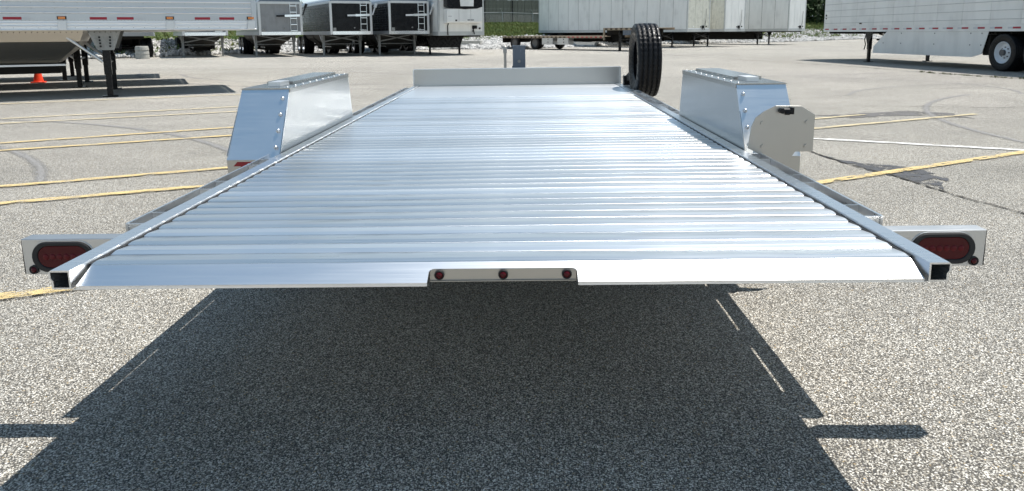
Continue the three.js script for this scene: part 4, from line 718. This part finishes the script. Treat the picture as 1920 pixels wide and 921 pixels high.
{
  // grass and weeds: small tufts of bent blades
  const blade = [], nb = 7; for (let i = 0; i < nb; i++) { const a = i / nb * 6.28 + hash(i, 1), l = 0.6 + 0.5 * hash(i, 2), w = 0.07, dx = Math.cos(a), dz = Math.sin(a), ox = 0.25 * Math.cos(a * 2.3), oz = 0.25 * Math.sin(a * 2.3); blade.push([[ox - dz * w, 0, oz + dx * w], [ox + dz * w, 0, oz - dx * w], [ox + dx * 0.25 + dz * w * 0.7, l * 0.6, oz + dz * 0.25 - dx * w * 0.7], [ox + dx * 0.6, l, oz + dz * 0.6]]); }
  const g = boxUV(solid(blade)), L = [], Wd = [];
  const col = () => { const v = rr(0.7, 1.5), y = rnd(); return [0.085 * v * (0.8 + 0.6 * y), 0.125 * v, 0.030 * v]; };
  const fill = (out, x0, x1, d0, d1, n, h0, h1) => { for (let i = 0; i < n; i++) { const P = bankPoint(rr(x0, x1), rr(d0, d1)), s = rr(h0, h1); out.push({ p: P, r: [rr(-0.2, 0.2), rr(0, 6.3), rr(-0.2, 0.2)], s: [s * 1.2, s, s * 1.2], c: col() }); } };
  fill(L, -6, 10, 5, 14.5, 9000, 0.07, 0.2); fill(L, 24, 60, 5, 14.5, 9000, 0.10, 0.26); fill(L, -24, -6, 5, 12, 3500, 0.1, 0.22);
  inst('bank_grass', g, std([1, 1, 1], 0.9), L, 'mown green grass covering the bank below the fence', 'grass');
  fill(Wd, -6, 4, 3.2, 5.6, 420, 0.10, 0.3); fill(Wd, -6.4, -4.6, 0.2, 1.2, 120, 0.15, 0.4); fill(Wd, -24, -16, 0.5, 4.5, 200, 0.12, 0.4); fill(Wd, 24, 44, 1.0, 5, 520, 0.12, 0.45);
  for (let i = 0; i < 70; i++) { const t = rnd(), z = 18.6 - 3.4 * t; Wd.push({ p: [10.84 + 0.9 * t * t + rr(-0.05, 0.05), 0.004, -z], r: [0, rr(0, 6), 0], s: [0.05, rr(0.02, 0.07), 0.05], c: [0.07, 0.085, 0.03] }); }
  inst('weeds', g, std([1, 1, 1], 0.9), Wd, 'weeds growing among the rocks and along the pavement joint', 'weeds');
}
{
  // chain link fence on the crest: posts, top rail, wire arms
  const crest = x => { const P = bankPoint(x, 14.6); return [P[0], P[1], P[2]]; };
  const t = thing('chain_link_fence', 'chain link fence with barbed wire arms on the grass crest', 'fence');
  let prev = null;
  const wire = [];
  for (let x = -24; x <= 66; x += 3) {
    const c = crest(x), top = [c[0], c[1] + 1.05, c[2]], up = [c[0] - 0.18, c[1] + 1.42, c[2] + 0.30];
    P3(t, 'post', [rod([c[0], c[1] - 0.2, c[2]], top, 0.032, 8), rod(top, up, 0.022, 6)], M.galv, t);
    if (prev) {
      P3(t, 'top_rail', [rod(prev[0], top, 0.026, 8)], M.galv, t);
      for (const k of [0.35, 0.7, 1]) wire.push(rod(prev[0].map((v, i) => v + (prev[1][i] - v) * k), top.map((v, i) => v + (up[i] - v) * k), 0.004, 4));
      for (let s = -12; s < 36; s++) for (const dd of [-1, 1]) {                // diamond mesh
        const a = s / 24, b = a + dd * 0.35, u0 = Math.max(0, Math.min(1, a)), u1 = Math.max(0, Math.min(1, b)); if (u0 === u1) continue;
        const f0 = (u0 - a) / (b - a), f1 = (u1 - a) / (b - a), at = (u, f) => [prev[0][0] + (top[0] - prev[0][0]) * u, prev[0][1] - 1.05 * (1 - f) + (top[1] - prev[0][1]) * u, prev[0][2] + (top[2] - prev[0][2]) * u];
        wire.push(rod(at(u0, f0), at(u1, f1), 0.0035, 3));
      }
    }
    prev = [top, up];
  }
  P3(t, 'wire_mesh', wire, M.galv, t).userData.kind = 'stuff';
}
{
  // tall sheet wall behind the fence, panel by panel
  const t = thing('sheet_wall', 'tall grey corrugated sheet wall behind the chain link fence', 'wall');
  const o = [-7.2, 79], d = [0.93, 0.36];
  for (let k = 0; k < 46; k++) {
    const w = 0.42, x = o[0] - 4 + k * w * d[0], z = o[1] - 4 * d[1] / d[0] + k * w * d[1], m = part('wall_sheet', [exZ(shape([[0, 0], [w - 0.01, 0], [w - 0.01, 3.1], [0, 3.1]]), -0.03, 0.03 * (k % 2), 0.004)], k < 17 ? M.slatGrey : M.slatTan, t);
    m.position.set(x, 1.55, -z); m.rotation.y = Math.atan2(d[1], d[0]);
  }
  P3(t, 'wall_cap', [bar([o[0] - 4, 4.72, -(o[1] - 4 * d[1] / d[0])], [o[0] + 14, 4.72, -(o[1] + 14 * d[1] / d[0])], 0.12, 0.10)], M.galv, t);
  for (let k = 0; k < 6; k++) { const x = o[0] - 3 + k * 3.0, z = o[1] + (x - o[0]) * d[1] / d[0]; P3(t, 'wall_post', [rod([x, 1.4, -z + 0.12], [x, 4.6, -z + 0.12], 0.06, 8)], M.blackSteel, t); }
  // white building eave beyond it
  const b = thing('white_building', 'low white building with dark eave beyond the sheet wall', 'building');
  P3(b, 'wall', [bb(-16, -4.2, 1.2, 6.5, -104, -96)], M.whiteClean, b);
  P3(b, 'roof', [exX(shape([[95, 6.5], [105, 6.5], [100, 8.2]]), -16.6, -3.6)], M.vanRail, b);
  P3(b, 'awning', [bb(-6.8, -3.4, 5.15, 5.55, -95.9, -94.2)], M.blackSteel, b);
}
function tree(x, z, h, r, label) {
  const t = thing('broadleaf_tree', label, 'tree', 'trees beyond the fence'), y0 = 1.6, tr = [rod([0, y0, 0], [0.1, y0 + h * 0.45, 0], 0.18, 8)];
  for (let i = 0; i < 7; i++) { const a = i * 2.4, l = rr(0.5, 0.9) * r; tr.push(rod([0.08, y0 + h * (0.22 + 0.03 * i), 0], [Math.cos(a) * l, y0 + h * (0.40 + 0.07 * i), Math.sin(a) * l], 0.06, 6)); }
  P3(t, 'trunk', tr, M.bark, t);
  const lobes = Array.from({ length: 26 }, () => { const a = rr(0, 6.28), e = rr(-0.9, 1), q = Math.sqrt(1 - e * e) * rr(0.5, 0.95); return [Math.cos(a) * q * r, y0 + h * 0.48 + e * h * 0.46, Math.sin(a) * q * r, rr(0.24, 0.42) * r]; });
  const N = 7500, pos = [], col = [];
  for (let i = 0; i < N; i++) {
    const b = lobes[Math.floor(rnd() * lobes.length)], u = rr(0, 6.28), v = rr(-1, 1), w = Math.cbrt(rr(0.25, 1)), k = Math.sqrt(1 - v * v);
    const c = new THREE.Vector3(b[0] + Math.cos(u) * k * b[3] * w, b[1] + v * b[3] * w, b[2] + Math.sin(u) * k * b[3] * w), s = rr(0.14, 0.30);
    const e = new THREE.Euler(rr(0, 6), rr(0, 6), rr(0, 6)), A = new THREE.Vector3(s, 0, 0).applyEuler(e), B = new THREE.Vector3(0, s * 0.7, 0).applyEuler(e);
    const p = [c.clone().sub(A), c.clone().sub(B), c.clone().add(A), c.clone().add(B)]; pos.push(...p[0].toArray(), ...p[1].toArray(), ...p[2].toArray(), ...p[0].toArray(), ...p[2].toArray(), ...p[3].toArray());
    const g = rr(0.6, 1.4); for (let q = 0; q < 6; q++) col.push(0.026 * g, 0.052 * g, 0.014 * g);
  }
  const g = new THREE.BufferGeometry(); g.setAttribute('position', new THREE.Float32BufferAttribute(pos, 3)); g.setAttribute('color', new THREE.Float32BufferAttribute(col, 3)); g.computeVertexNormals();
  part('crown', g, leafMat, t);
  t.position.set(x, 0, -z); return t;
}
const leafMat = new THREE.MeshStandardMaterial({ vertexColors: true, roughness: 0.8, side: THREE.DoubleSide });
for (const [x, z, h, r, l] of [
  [-1.2, 108, 7.5, 4.2, 'leafy green tree rising over the end of the sheet wall'], [5.5, 112, 9, 5, 'broad leafy tree behind the grey box van'],
  [36.5, 106, 12, 6, 'dark leafy tree in the gap beside the clean nosed van'], [43, 108, 12, 6, 'dark leafy tree behind the nose of the skirted trailer'], [40, 114, 14, 7, 'tall dark tree standing behind the other trees in the gap'],
  [24, 112, 9, 5, 'leafy tree hidden behind the box vans'], [-20, 100, 9, 5.2, 'leafy tree behind the silver grain trailers'], [-34, 92, 9, 5, 'leafy tree behind the ribbed grain trailer'], [56, 116, 11, 5.5, 'leafy tree behind the skirted trailer']]) tree(x, z, h, r, l);

renderer.render(scene, camera);
